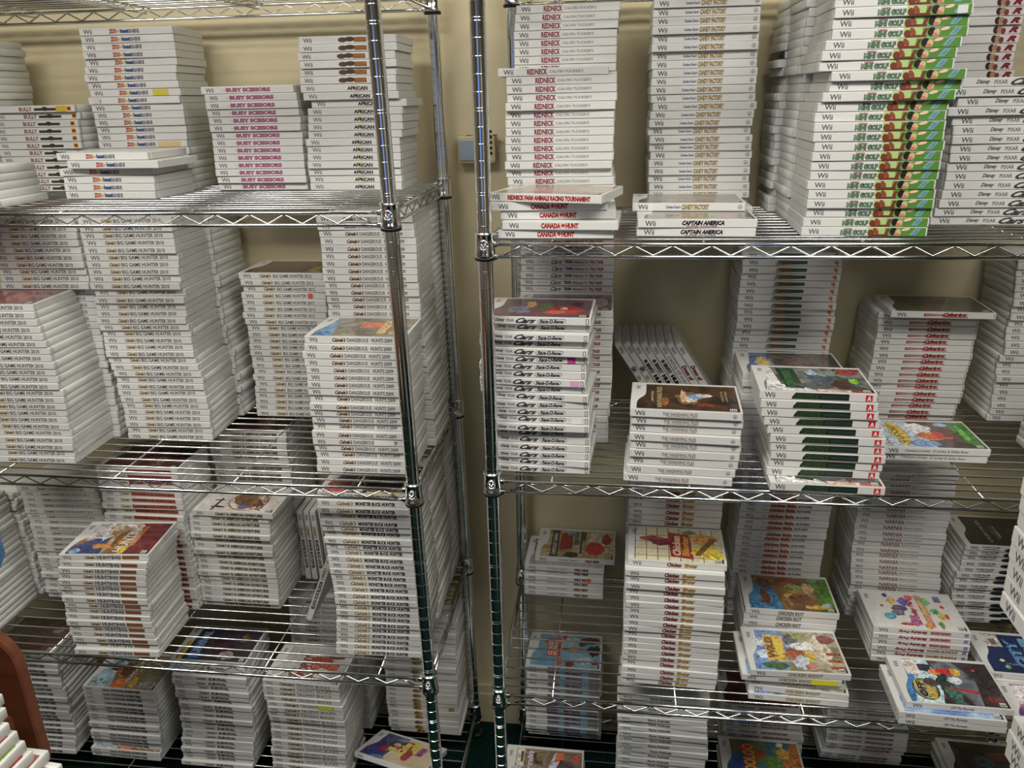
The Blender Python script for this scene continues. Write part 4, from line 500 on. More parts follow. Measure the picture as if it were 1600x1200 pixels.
 ('bluemid', 'pile behind the green-labelled one', 'plainwhite', 0.01423, {}, {10: 'bluemid'}, {}, [],[[615.6,164.4,1017.2,-1.6],[616.1,165.7,1031.4,-1.7],[616.1,163.6,1045.6,-1.2],[614.4,166.5,1059.9,-1.9],[614.4,166.9,1074.1,-1.5],[616.7,165.0,1088.3,-0.8],[615.7,162.7,1102.5,-1.4],[612.9,164.6,1116.8,-1.0],[616.9,169.5,1131.0,-1.1],[613.1,164.6,1145.2,-1.8],[613.5,166.1,1159.4,-1.3]]),
 ('cent', 'pile with dark green spine labels', 'cent', 0.016, {}, {10: 'cent', 0: 'cent', 6: 'cent', 7: 'cent'}, {}, [],[[644.5,-6.3,1017.2,-1.7],[641.9,19.9,1033.2,-0.9],[644.3,22.6,1049.2,-2.3],[646.4,19.0,1065.2,-2.1],[644.3,18.5,1081.2,-1.7],[642.3,17.2,1097.2,-1.8],[636.5,19.1,1113.2,-1.9],[629.4,18.0,1129.2,-1.0],[623.8,17.7,1145.2,-2.0],[620.9,17.0,1161.2,-2.0],[618.2,19.8,1177.2,-2.6]]),
 ('transf', 'red-logo stack on right middle shelf', 'transf', 0.01362, {}, {17: 'transf'}, {}, [],[[886.2,336.2,1017.2,0.4],[885.0,332.0,1030.8,-0.6],[887.8,331.1,1044.4,0.7],[890.8,330.1,1058.0,-0.0],[891.6,329.7,1071.7,-0.5],[894.8,337.1,1085.3,-1.2],[893.0,330.7,1098.9,0.4],[893.1,330.4,1112.5,0.2],[894.8,330.1,1126.1,0.3],[896.6,331.9,1139.8,-0.2],[897.0,329.9,1153.4,-0.4],[897.3,334.0,1167.0,-0.4],[898.4,335.6,1180.6,-0.0],[899.1,333.8,1194.3,-0.3],[898.7,331.7,1207.9,-0.2],[898.3,334.6,1221.5,-0.8],[898.1,336.1,1235.1,-1.2],[907.4,295.0,1248.7,-2.5]]),
 ('rightrb', 'stack at right end of middle shelf', 'plainwii', 0.0144, {}, {}, {}, [],[[1143.0,342.7,1017.2,0.1],[1146.2,341.0,1031.6,-0.1],[1145.9,339.5,1046.0,-0.1],[1144.7,341.5,1060.4,-0.5],[1145.6,341.2,1074.8,-0.8],[1144.5,344.5,1089.2,-1.0],[1144.2,337.5,1103.6,0.5],[1143.0,343.1,1118.0,0.5],[1142.8,344.4,1132.4,-0.6],[1143.2,338.9,1146.8,0.2],[1148.7,336.7,1161.2,0.2],[1148.1,337.2,1175.6,1.1],[1147.8,342.7,1190.0,-0.2],[1146.8,343.1,1204.4,-0.3],[1147.9,342.8,1218.8,-0.1],[1147.4,337.5,1233.2,0.1],[1147.7,341.2,1247.6,-0.2],[1146.3,334.3,1262.0,0.7],[1147.3,340.3,1276.4,-0.5],[1145.4,338.6,1290.8,0.6],[1144.3,339.6,1305.2,0.2],[1144.3,344.6,1319.6,0.2],[1143.3,341.2,1334.0,0.2],[1142.2,341.7,1348.4,0.3]]),
 ('edgerb', 'pile cut by the right edge, middle shelf', 'plainwhite', 0.0148, {}, {}, {}, [],[[1153.0,103.0,1017.2,0.0],[1155.0,102.4,1032.0,0.0],[1154.0,100.9,1046.8,0.0],[1157.0,101.5,1061.6,0.0],[1158.0,102.6,1076.4,0.0],[1163.0,101.2,1091.2,0.0],[1166.0,99.8,1106.0,0.0],[1168.0,102.7,1120.8,0.0],[1171.0,105.2,1135.6,0.0]]),
 ('champ', 'pair of horse-racing cases, right middle shelf', 'champ', 0.0147, {}, {1: 'champ'}, {}, [],[[867.1,135.0,1017.2,-1.4],[869.4,130.0,1031.9,-0.2]]),
 ('bgh1', 'rear stack at far left of middle shelf', 'bgh10', 0.0143, {}, {}, {}, [],[[-875.7,179.3,992.8,0.1],[-875.2,181.3,1007.1,0.5],[-874.4,176.4,1021.4,1.6],[-874.1,182.2,1035.7,0.1],[-872.8,183.9,1050.0,0.7],[-874.2,182.4,1064.3,0.6],[-873.9,183.9,1078.6,0.7],[-872.5,183.9,1092.9,0.7],[-874.2,180.3,1107.2,1.3],[-871.3,178.1,1121.5,1.9],[-876.4,179.8,1135.8,1.6],[-872.1,179.2,1150.1,0.9],[-876.0,180.8,1164.4,1.1],[-874.4,181.1,1178.7,0.7],[-873.0,182.5,1193.0,-0.2],[-871.9,182.8,1207.3,0.1],[-874.4,182.4,1221.6,0.4],[-871.1,179.2,1235.9,1.2],[-871.4,179.3,1250.2,1.1],[-871.0,181.4,1264.5,0.4],[-868.7,180.0,1278.8,0.8],[-869.3,180.2,1293.1,0.6],[-868.6,180.5,1307.4,1.7],[-868.2,164.3,1321.7,1.0],[-869.2,169.2,1336.0,1.8],[-870.2,168.9,1350.3,1.0],[-870.4,165.5,1364.6,0.8],[-870.7,166.5,1378.9,0.6],[-873.9,171.0,1393.2,1.0],[-874.7,169.0,1407.5,0.9],[-874.1,169.5,1421.8,0.5],[-872.8,169.5,1436.1,1.2],[-875.0,168.5,1450.4,1.4]]),
 ('bgh2', 'tall long-titled stack on left middle shelf', 'bgh10', 0.0143, {}, {}, {}, [],[[-661.4,171.2,992.8,2.0],[-660.2,172.7,1007.1,1.7],[-660.8,169.8,1021.4,1.9],[-660.6,170.9,1035.7,1.9],[-658.3,170.5,1050.0,2.0],[-659.4,170.4,1064.3,1.7],[-659.6,168.4,1078.6,2.0],[-662.9,169.5,1092.9,3.0],[-662.1,169.2,1107.2,2.1],[-662.1,172.7,1121.5,1.5],[-662.9,168.9,1135.8,2.1],[-666.7,168.7,1150.1,1.9],[-671.3,172.8,1164.4,1.9],[-672.1,168.2,1178.7,2.4],[-673.2,171.4,1193.0,2.4],[-673.1,172.6,1207.3,1.5],[-673.0,173.6,1221.6,1.9],[-673.4,168.4,1235.9,2.6],[-676.2,166.8,1250.2,2.2],[-673.6,167.7,1264.5,3.2],[-673.6,170.2,1278.8,2.6],[-672.0,166.3,1293.1,2.0],[-671.2,172.6,1307.4,3.2],[-675.6,167.5,1321.7,1.5],[-674.4,170.2,1336.0,2.9],[-674.7,170.6,1350.3,1.5],[-673.5,169.3,1364.6,2.8],[-672.5,169.1,1378.9,3.7],[-673.7,169.1,1393.2,2.0],[-675.5,172.4,1407.5,2.4],[-676.1,171.8,1421.8,2.7],[-674.1,170.1,1436.1,2.2],[-674.0,169.1,1450.4,3.5]]),
 ('bghback1', 'hidden rear long-titled stack', 'plainwhite', 0.0143, {}, {}, {}, [],[[-866.4,318.0,992.8,0.0],[-865.2,318.9,1007.1,0.0],[-865.8,318.0,1021.4,0.0],[-865.6,318.0,1035.7,0.0],[-863.3,321.9,1050.0,0.0],[-864.4,320.0,1064.3,0.0],[-864.6,321.9,1078.6,0.0],[-867.9,322.0,1092.9,0.0],[-867.1,320.4,1107.2,0.0],[-867.1,319.8,1121.5,0.0],[-867.9,320.9,1135.8,0.0],[-871.7,318.0,1150.1,0.0],[-876.3,319.9,1164.4,0.0],[-877.1,319.1,1178.7,0.0],[-878.2,318.0,1193.0,0.0],[-878.1,319.1,1207.3,0.0],[-878.0,319.4,1221.6,0.0],[-878.4,319.0,1235.9,0.0],[-881.2,318.4,1250.2,0.0],[-878.9,318.6,1264.5,0.0],[-879.4,318.0,1278.8,0.0],[-877.0,318.0,1293.1,0.0],[-876.2,321.8,1307.4,0.0],[-880.6,318.0,1321.7,0.0],[-879.4,318.0,1336.0,0.0],[-879.7,318.0,1350.3,0.0],[-878.5,318.0,1364.6,0.0],[-877.8,318.0,1378.9,0.0],[-878.7,318.0,1393.2,0.0],[-880.5,318.0,1407.5,0.0],[-881.1,318.0,1421.8,0.0],[-879.1,318.0,1436.1,0.0]]),
 ('bghback2', 'rear stack behind the tall long-titled one', 'plainwhite', 0.0143, {}, {}, {}, [],[[-656.1,318.0,992.8,-0.3],[-659.5,318.0,1007.1,-0.0],[-659.9,318.0,1021.4,-1.3],[-660.7,318.0,1035.7,1.0],[-654.6,318.0,1050.0,-1.1],[-662.0,318.0,1064.3,-0.5],[-654.1,318.0,1078.6,0.3],[-662.4,318.0,1092.9,-0.7],[-659.5,318.0,1107.2,-0.6],[-660.6,318.0,1121.5,-0.5],[-658.0,318.0,1135.8,0.3],[-668.8,318.0,1150.1,1.4],[-670.0,318.0,1164.4,0.0],[-670.8,318.0,1178.7,-0.7],[-669.0,318.0,1193.0,0.3],[-673.3,318.0,1207.3,-0.4],[-671.3,318.0,1221.6,-0.0],[-673.1,318.0,1235.9,0.7],[-674.1,318.0,1250.2,-0.4],[-670.7,318.0,1264.5,0.0],[-674.6,318.0,1278.8,-0.5],[-667.7,318.0,1293.1,-0.1],[-667.4,318.0,1307.4,0.2],[-672.6,318.0,1321.7,-0.6],[-670.6,318.0,1336.0,-0.2],[-674.0,318.0,1350.3,-0.1],[-671.7,318.0,1364.6,-0.4],[-672.7,319.2,1378.9,-0.7],[-672.3,318.0,1393.2,-0.9],[-672.5,318.0,1407.5,-0.1],[-675.5,318.0,1421.8,-0.2],[-672.9,318.0,1436.1,1.3]]),
 ('bghfront', 'front long-titled stack at left edge', 'bgh10', 0.0143, {}, {22: 'bghfront'}, {}, [],[[-887.3,39.6,992.8,1.3],[-886.3,41.3,1007.1,1.9],[-885.4,40.4,1021.4,0.9],[-883.9,40.3,1035.7,1.9],[-885.9,44.7,1050.0,1.7],[-886.7,44.8,1064.3,1.2],[-888.4,43.7,1078.6,2.0],[-886.4,42.2,1092.9,2.5],[-884.5,42.3,1107.2,1.9],[-883.8,41.1,1121.5,2.1],[-882.7,41.8,1135.8,2.2],[-888.2,39.1,1150.1,2.1],[-886.9,44.5,1164.4,1.2],[-887.9,43.0,1178.7,1.4],[-886.7,41.0,1193.0,1.6],[-890.2,42.2,1207.3,1.7],[-889.6,43.3,1221.6,1.5],[-894.1,40.5,1235.9,2.0],[-896.9,42.8,1250.2,1.2],[-898.1,39.7,1264.5,2.2],[-901.4,43.8,1278.8,0.7],[-902.7,41.1,1293.1,1.5],[-903.5,43.0,1307.4,1.9]]),
 ('bgh12', 'long-titled stack behind the post, middle shelf', 'bgh12', 0.01448, {}, {22: 'dark12'}, {19: ((240,72,48),152,160)}, [],[[-435.2,318.0,992.8,0.8],[-437.1,320.9,1007.3,-0.4],[-434.2,319.9,1021.7,0.1],[-434.5,320.7,1036.2,0.5],[-432.6,318.5,1050.7,0.2],[-429.3,318.5,1065.2,0.5],[-432.8,318.4,1079.7,-0.5],[-428.9,320.0,1094.1,0.2],[-430.3,318.7,1108.6,0.2],[-430.4,320.5,1123.1,-0.2],[-431.4,318.0,1137.6,-0.2],[-431.0,317.6,1152.1,0.2],[-429.5,318.7,1166.5,-1.2],[-429.3,317.1,1181.0,0.5],[-430.5,320.2,1195.5,0.1],[-432.8,317.3,1210.0,-0.2],[-435.3,316.2,1224.5,0.9],[-432.2,317.6,1238.9,0.2],[-433.1,318.4,1253.4,-0.1],[-433.4,318.5,1267.9,1.1],[-429.1,323.6,1282.4,-1.1],[-431.1,318.6,1296.9,0.2],[-434.5,320.9,1311.3,0.1]]),
 ('h09back', 'tall rear hunts stack behind the left post', 'hunt09', 0.0143, {}, {}, {}, [],[[-177.0,186.7,992.8,-0.4],[-179.5,193.1,1007.1,-0.6],[-178.2,193.6,1021.4,0.1],[-182.2,192.3,1035.7,0.5],[-177.9,192.7,1050.0,-0.6],[-181.1,195.6,1064.3,-0.5],[-181.4,194.0,1078.6,-0.0],[-181.8,192.4,1092.9,-0.3],[-184.8,189.7,1107.2,-0.1],[-185.1,192.5,1121.5,-0.5],[-188.1,190.9,1135.8,0.9],[-184.9,193.9,1150.1,-0.7],[-185.6,187.9,1164.4,0.3],[-189.0,187.8,1178.7,1.0],[-188.3,190.3,1193.0,0.8],[-187.1,187.6,1207.3,0.1],[-192.8,195.1,1221.6,-0.5],[-193.6,187.4,1235.9,0.1],[-193.4,190.2,1250.2,0.2],[-194.2,191.7,1264.5,0.3],[-193.4,194.9,1278.8,-0.9],[-193.9,192.1,1293.1,0.7],[-194.3,190.3,1307.4,-0.2],[-194.2,190.3,1321.7,0.2],[-195.1,187.7,1336.0,0.2],[-195.0,187.5,1350.3,0.8],[-194.7,189.5,1364.6,-0.1],[-194.5,191.4,1378.9,-0.5],[-193.6,189.7,1393.2,-0.4],[-194.8,192.9,1407.5,0.1],[-196.7,195.3,1421.8,-1.1],[-197.3,191.4,1436.1,0.6],[-198.2,191.2,1450.4,-0.3]]),
 ('h09rear', 'rearmost white tower behind the left post', 'plainwhite', 0.0143, {}, {}, {}, [],[[-199.5,326.0,992.8,0.2],[-195.7,328.8,1007.1,-0.3],[-195.0,329.5,1021.4,0.1],[-196.9,332.4,1035.7,-0.9],[-194.9,328.5,1050.0,0.4],[-197.2,332.1,1064.3,-0.8],[-196.0,329.8,1078.6,0.0],[-196.3,328.2,1092.9,-0.1],[-197.1,326.4,1107.2,-0.4],[-194.0,328.3,1121.5,1.4],[-197.3,330.5,1135.8,-0.3],[-196.5,329.6,1150.1,0.2],[-196.1,326.0,1164.4,0.5],[-198.4,328.8,1178.7,-0.6],[-196.2,326.8,1193.0,0.7],[-197.8,326.0,1207.3,-0.1],[-196.9,330.8,1221.6,0.5],[-198.9,326.0,1235.9,-0.5],[-199.2,327.9,1250.2,-0.5],[-197.3,327.5,1264.5,0.6],[-198.1,330.5,1278.8,0.3],[-198.6,330.0,1293.1,0.1],[-198.3,326.0,1307.4,0.3],[-198.6,326.0,1321.7,0.3],[-200.4,326.0,1336.0,-0.6],[-201.5,329.2,1350.3,-1.1],[-201.2,327.6,1364.6,-0.8],[-201.5,328.2,1378.9,-0.9],[-202.1,327.5,1393.2,-1.1],[-200.8,329.9,1407.5,-0.3],[-200.9,330.9,1421.8,-0.3],[-200.6,329.3,1436.1,-0.0],[-200.6,326.9,1450.4,0.1]]),
 ('h09front', 'front hunts stack on left middle shelf', 'hunt09', 0.0144, {}, {18: 'h09'}, {4: ((232,230,222),121,160)}, [],[[-194.8,49.3,992.8,0.1],[-193.2,50.0,1007.2,0.7],[-194.9,54.1,1021.6,1.2],[-195.9,52.4,1036.0,-0.1],[-196.5,49.0,1050.4,0.8],[-196.8,49.4,1064.8,0.0],[-196.1,57.6,1079.2,0.1],[-194.5,53.3,1093.6,0.3],[-196.3,51.1,1108.0,0.3],[-194.6,48.5,1122.4,-0.6],[-194.1,55.4,1136.7,-0.9],[-195.7,51.7,1151.1,-0.9],[-194.6,49.8,1165.5,0.4],[-194.0,50.7,1179.9,-0.1],[-193.6,49.9,1194.3,0.7],[-195.4,50.4,1208.7,0.2],[-197.6,50.1,1223.1,-0.1],[-193.3,51.6,1237.5,-0.7],[-191.9,54.4,1251.9,-0.1]]),
 ('hunting', 'front pile topped by a deer cover', 'hunting', 0.0143, {}, {16: 'hunting'}, {}, [],[[-763.5,-3.7,561.0,2.3],[-765.1,5.4,575.3,1.7],[-764.6,0.8,589.6,2.0],[-769.0,2.1,603.9,1.9],[-766.8,2.1,618.2,1.9],[-767.6,-1.3,632.5,2.6],[-769.9,4.0,646.8,1.3],[-767.6,4.9,661.1,1.8],[-765.3,3.2,675.4,1.8],[-767.2,1.8,689.7,1.4],[-768.3,6.4,704.0,0.6],[-766.3,3.0,718.3,2.6],[-764.4,0.9,732.6,2.8],[-762.1,2.6,746.9,2.2],[-758.2,0.8,761.2,2.8],[-754.8,4.7,775.5,2.1],[-752.7,5.3,789.8,4.8]]),
 ('dh11', 'grey-lettered stack at left of lower shelf', 'dh11', 0.0143, {}, {}, {}, [],[[-963.1,187.1,561.0,1.3],[-964.2,182.7,575.3,2.3],[-963.6,186.9,589.6,0.8],[-961.8,186.9,603.9,0.4],[-964.2,181.7,618.2,1.5],[-963.6,186.8,632.5,1.1],[-964.3,185.1,646.8,0.6],[-963.9,184.4,661.1,0.3],[-965.0,187.4,675.4,1.6],[-964.9,183.4,689.7,2.2],[-962.7,184.1,704.0,1.1],[-960.1,183.7,718.3,1.1],[-961.0,184.9,732.6,1.6],[-962.6,184.7,746.9,0.5],[-961.9,187.2,761.2,1.3],[-964.4,186.5,775.5,1.5],[-965.3,184.3,789.8,1.7],[-964.9,185.7,804.1,2.5],[-965.2,186.9,818.4,1.2],[-966.3,187.3,832.7,1.3],[-972.9,186.3,847.0,1.0]]),
 ('redtext', 'red-banner stack behind the deer cover pile', 'redtext', 0.01453, {}, {24: 'darkred'}, {}, [],[[-762.4,172.4,561.0,-0.3],[-760.6,170.1,575.5,1.1],[-760.5,165.6,590.0,1.4],[-759.0,166.3,604.6,1.0],[-760.9,172.4,619.1,0.5],[-760.9,174.4,633.6,-0.1],[-759.8,171.1,648.1,0.1],[-758.3,166.5,662.7,1.6],[-758.8,168.7,677.2,1.1],[-760.6,171.0,691.7,0.7],[-761.6,171.3,706.2,1.2],[-761.8,175.3,720.8,0.6],[-762.6,170.6,735.3,0.1],[-760.9,169.7,749.8,0.8],[-761.0,168.8,764.3,0.7],[-760.9,171.4,778.9,-0.0],[-758.0,170.7,793.4,-0.2],[-755.1,175.2,807.9,-0.1],[-754.8,166.2,822.4,1.8],[-754.6,171.1,837.0,-0.0],[-755.0,173.2,851.5,-0.2],[-755.3,168.2,866.0,1.2],[-753.4,169.4,880.5,1.4],[-753.4,170.8,895.1,-0.2],[-752.4,167.7,909.6,1.0]]),
 ('naa', 'olive-lettered stack on left lower shelf', 'naa', 0.0143, {}, {17: 'naa'}, {}, [],[[-571.6,193.5,561.0,-0.3],[-570.2,187.6,575.3,-0.7],[-570.2,190.0,589.6,-0.5],[-568.6,189.5,603.9,-0.4],[-567.9,192.2,618.2,-1.3],[-567.5,189.4,632.5,-0.7],[-567.1,184.3,646.8,0.4],[-566.8,190.0,661.1,-1.1],[-567.5,191.9,675.4,-1.8],[-568.4,190.6,689.7,-0.4],[-568.2,183.2,704.0,0.4],[-567.7,191.9,718.3,-1.2],[-569.8,192.7,732.6,-0.4],[-567.5,184.2,746.9,-0.7],[-568.0,188.3,761.2,-0.1],[-567.7,188.8,775.5,0.2],[-567.1,189.2,789.8,-0.8],[-553.5,184.6,804.1,-1.0]]),
 ('naaback', 'rear stack seen through the left wire shelf', 'naa', 0.0143, {}, {26: 'darkred'}, {}, [],[[-564.1,329.4,561.0,0.2],[-564.1,325.4,575.3,0.4],[-562.8,325.8,589.6,0.4],[-562.5,325.4,603.9,-0.4],[-563.2,327.9,618.2,0.8],[-564.5,325.2,632.5,0.3],[-564.4,324.5,646.8,0.4],[-566.2,325.8,661.1,0.3],[-565.6,327.6,675.4,0.5],[-565.6,327.9,689.7,0.1],[-565.4,323.1,704.0,0.4],[-563.8,327.7,718.3,0.9],[-564.7,330.0,732.6,-0.9],[-563.6,322.1,746.8,0.5],[-564.2,325.7,761.1,-0.5],[-562.0,324.5,775.4,0.4],[-565.8,325.0,789.7,-0.0],[-564.6,325.0,804.0,0.7],[-565.8,327.3,818.3,0.3],[-564.2,322.2,832.6,0.0],[-563.9,327.1,846.9,0.9],[-565.7,324.6,861.2,-0.2],[-567.3,327.2,875.5,0.4],[-567.3,321.9,889.8,1.2],[-566.3,324.6,904.1,-0.4],[-567.6,329.6,918.4,-0.3],[-567.7,331.7,932.7,0.7]]),
 ('buck', 'bold black-lettered stack behind the left post', 'buck', 0.01428, {}, {26: 'buck'}, {}, [],[[-200.3,52.5,561.0,0.6],[-198.9,52.4,575.3,1.2],[-197.4,55.0,589.5,-0.1],[-195.3,52.9,603.8,0.4],[-193.7,51.3,618.1,1.6],[-192.4,50.6,632.4,0.6],[-191.0,53.8,646.7,-0.2],[-189.7,50.1,660.9,1.0],[-189.0,51.3,675.2,0.6],[-189.2,48.4,689.5,0.7],[-188.8,48.3,703.8,1.3],[-190.2,52.0,718.1,0.9],[-191.6,52.9,732.3,0.1],[-192.4,52.1,746.6,0.4],[-192.9,49.5,760.9,1.3],[-193.9,51.1,775.2,0.5],[-195.5,51.4,789.5,0.1],[-196.4,54.7,803.7,0.8],[-196.9,54.0,818.0,0.0],[-197.6,49.6,832.3,0.7],[-198.8,57.3,846.6,0.4],[-199.0,50.1,860.9,0.6],[-199.3,46.9,875.1,0.6],[-200.9,52.6,889.4,0.0],[-202.1,44.8,903.7,1.1],[-202.4,49.1,918.0,1.3],[-202.6,54.0,932.3,-0.2]]),
 ('buckmid', 'middle white tower behind the bold-lettered stack', 'plainwhite', 0.0143, {}, {}, {}, [],[[-196.1,190.0,561.0,-0.1],[-195.3,195.2,575.3,-1.0],[-192.2,190.8,589.6,0.8],[-195.5,190.6,603.9,-0.2],[-190.5,193.4,618.2,-0.3],[-194.7,190.7,632.5,-0.7],[-190.8,190.0,646.8,0.6],[-190.1,191.9,661.1,-0.8],[-186.9,190.0,675.4,0.4],[-189.3,190.0,689.7,-0.4],[-190.3,190.0,704.0,0.0],[-187.2,191.3,718.3,-0.2],[-187.6,190.0,732.6,0.4],[-192.6,190.0,746.9,0.5],[-190.1,191.9,761.2,-0.7],[-193.0,190.0,775.5,0.7],[-192.8,190.0,789.8,0.5],[-193.1,190.9,804.1,0.7],[-196.5,190.0,818.4,1.1],[-194.2,191.1,832.7,-1.0],[-197.2,193.1,847.0,1.3],[-197.2,191.4,861.3,-1.1],[-196.3,190.0,875.6,-0.5],[-200.3,190.0,889.9,0.2],[-200.0,190.0,904.2,0.7],[-196.8,190.0,918.5,0.4],[-196.1,190.0,932.8,0.3]]),
 ('buckrear', 'rear white tower behind the bold-lettered stack', 'plainwhite', 0.0143, {}, {}, {}, [],[[-194.5,330.0,561.0,-0.1],[-192.3,330.9,575.3,-1.0],[-189.2,330.0,589.6,0.8],[-192.5,330.0,603.9,-0.2],[-190.7,330.0,618.2,-0.3],[-191.7,330.0,632.5,-0.7],[-189.3,330.0,646.8,0.6],[-192.0,330.0,661.1,-0.8],[-190.0,330.0,675.4,0.4],[-191.7,330.0,689.7,-0.4],[-191.1,330.0,704.0,0.0],[-191.6,330.0,718.3,-0.2],[-190.8,330.0,732.6,0.4],[-190.8,330.0,746.9,0.5],[-193.2,330.0,761.2,-0.7],[-190.8,330.0,775.5,0.7],[-191.3,330.0,789.8,0.5],[-191.1,330.0,804.1,0.7],[-193.5,330.0,818.4,1.1],[-194.7,330.0,832.7,-1.0],[-194.2,330.0,847.0,1.3],[-195.2,330.0,861.3,-1.1],[-194.2,330.0,875.6,-0.5],[-197.3,330.0,889.9,0.2],[-197.0,330.0,904.2,0.7],[-193.8,330.0,918.5,0.4],[-193.7,330.0,932.8,0.3]]),
 ('bigleft', 'white stack at left edge of lower shelf', 'plainwhite', 0.0143, {}, {}, {}, [],[[-1179.5,50.8,561.0,-0.2],[-1180.0,50.8,575.3,0.5],[-1180.0,50.8,589.6,0.3],[-1182.0,50.8,603.9,0.0],[-1181.7,50.8,618.2,0.4],[-1183.2,50.8,632.5,0.3],[-1183.8,50.8,646.8,0.7],[-1180.5,50.8,661.1,0.8],[-1185.0,50.8,675.4,-0.1],[-1184.7,50.8,689.7,-0.3],[-1184.8,50.8,704.0,-0.3],[-1186.0,50.8,718.3,1.0],[-1187.9,50.8,732.6,0.9],[-1188.5,50.8,746.9,0.2],[-1185.9,50.8,761.2,-0.3],[-1188.9,50.8,775.5,0.1],[-1191.6,50.8,789.8,0.8],[-1189.5,50.8,804.1,0.2],[-1191.1,50.8,818.4,-0.0],[-1191.9,50.8,832.7,0.5]]),
 ('bigleftback', 'rear white stack at left of lower shelf', 'plainwhite', 0.0143, {}, {}, {}, [],[[-1173.5,196.0,561.0,0.1],[-1176.6,196.0,575.3,-0.4],[-1177.1,196.0,589.6,-0.8],[-1175.7,196.0,603.9,-0.2],[-1175.5,196.0,618.2,-0.2],[-1175.1,196.0,632.5,-0.6],[-1176.5,196.0,646.8,0.1],[-1172.7,196.0,661.1,0.5],[-1177.5,196.0,675.4,0.2],[-1177.0,196.0,689.7,0.2],[-1178.9,196.0,704.0,0.4],[-1180.3,196.0,718.3,-0.3],[-1179.6,196.0,732.6,-0.4],[-1178.0,196.0,746.9,-0.2],[-1182.8,196.0,761.2,-0.1],[-1185.6,196.0,775.5,0.9],[-1183.7,196.0,789.8,-1.0],[-1180.7,196.0,804.1,0.5],[-1184.9,196.0,818.4,-0.7]]),
 ('wild', 'pile of driving cases on right lower shelf', 'wild', 0.0143, {}, {6: 'wild', 5: 'wild2'}, {3: ((206,120,60),150,160)}, [],[[172.7,340.7,534.6,-2.1],[171.9,339.7,548.9,-0.6],[172.3,341.9,563.2,-1.1],[172.5,338.4,577.5,-0.8],[173.0,342.2,591.8,-1.3],[173.6,337.2,606.1,-1.2],[198.0,353.3,620.4,-1.0]]),
 ('blaster', 'red-gold-lettered tower, right lower shelf', 'blaster', 0.01415, {}, {19: 'blaster'}, {}, [],[[401.6,55.2,534.6,-2.1],[403.2,51.4,548.7,-1.3],[403.8,51.9,562.9,-2.1],[402.9,58.3,577.0,-3.0],[403.1,55.7,591.2,-2.0],[404.6,54.4,605.3,-0.7],[403.6,55.8,619.5,-1.5],[403.6,56.9,633.6,-2.5],[403.0,57.6,647.8,-1.9],[403.2,52.9,661.9,-0.8],[404.3,54.1,676.1,-2.7],[404.8,54.6,690.2,-2.0],[405.9,54.4,704.4,-2.3],[405.6,52.5,718.5,-0.8],[404.5,56.4,732.7,-2.4],[402.8,58.3,746.8,-2.6],[405.0,53.1,761.0,-2.2],[403.6,57.5,775.1,-1.7],[402.8,54.7,789.3,-1.6],[407.6,70.5,803.4,-2.0]]),
 ('blastback', 'rear red-and-gold-lettered tower', 'blaster', 0.0143, {}, {}, {}, [],[[413.7,195.3,534.6,-0.8],[413.0,198.3,548.9,-1.2],[409.9,196.0,563.2,-1.4],[409.8,194.0,577.5,-1.5],[411.1,195.0,591.8,-1.1],[408.6,196.3,606.1,-0.6],[408.1,196.1,620.4,-0.4],[408.9,193.2,634.7,-0.4],[411.2,195.2,649.0,-0.7],[409.6,192.4,663.3,-0.2],[409.1,195.2,677.6,-0.8],[410.6,190.3,691.9,-0.8],[410.0,197.8,706.2,-1.4],[408.5,195.8,720.5,-1.3],[409.8,194.9,734.8,-1.8],[409.5,197.8,749.1,-1.7],[408.4,197.9,763.4,-0.4],[408.2,194.3,777.7,-1.3],[409.1,207.9,792.0,-0.3],[406.1,207.7,806.3,-2.4],[409.7,198.4,820.6,-1.5],[410.4,195.3,834.9,-1.0],[410.6,192.3,849.2,-0.8],[410.4,195.5,863.5,-0.9],[410.5,195.7,877.8,-1.4],[410.7,199.5,892.1,-1.3],[411.0,196.7,906.4,-0.6],[411.3,192.8,920.7,0.2],[411.9,192.3,935.0,-1.0],[412.3,197.0,949.3,-1.6]]),
 ('chick', 'orange-lettered tower on right lower shelf', 'chick', 0.0143, {}, {}, {6: ((226,206,160),135,182)}, [],[[647.0,305.4,534.6,-0.8],[647.1,310.5,548.9,-0.7],[648.9,314.2,563.2,-0.7],[645.3,307.8,577.5,-1.5],[650.0,308.1,591.8,-0.5],[648.0,306.8,606.1,-1.3],[649.4,308.0,620.4,-1.2],[645.8,306.9,634.7,-1.2],[649.2,300.3,649.0,-1.7],[648.0,297.1,663.3,-1.1],[648.2,297.4,677.6,-1.1],[649.7,301.6,691.9,-1.7],[650.5,297.9,706.2,-1.0],[650.3,300.4,720.5,-1.3],[650.3,301.7,734.8,-1.7],[651.6,295.1,749.1,-1.3],[652.0,298.5,763.4,-1.1],[653.2,295.2,777.7,-1.1],[653.3,299.4,792.0,-1.5],[654.5,299.9,806.3,-1.4],[654.6,293.9,820.6,-0.7],[654.6,298.9,834.9,-1.3],[652.9,299.3,849.2,-1.0],[653.1,301.6,863.5,-1.7],[652.6,297.8,877.8,-1.1],[652.5,298.6,892.1,-1.4],[654.3,300.0,906.4,-1.5],[655.9,294.2,920.7,-0.5],[654.9,298.4,935.0,-1.5],[651.9,298.8,949.3,-2.1]]),
 ('riot', 'pile topped by a brown bird cover', 'riot', 0.0143, {}, {7: 'riot'}, {}, [],[[656.7,169.5,534.6,-1.4],[658.7,174.9,548.9,-1.9],[657.6,178.3,563.2,-1.6],[656.2,171.7,577.5,-2.1],[655.5,172.2,591.8,-1.7],[657.0,170.7,606.1,-1.3],[657.2,172.1,620.4,-1.5],[659.8,170.8,634.7,-1.6]]),
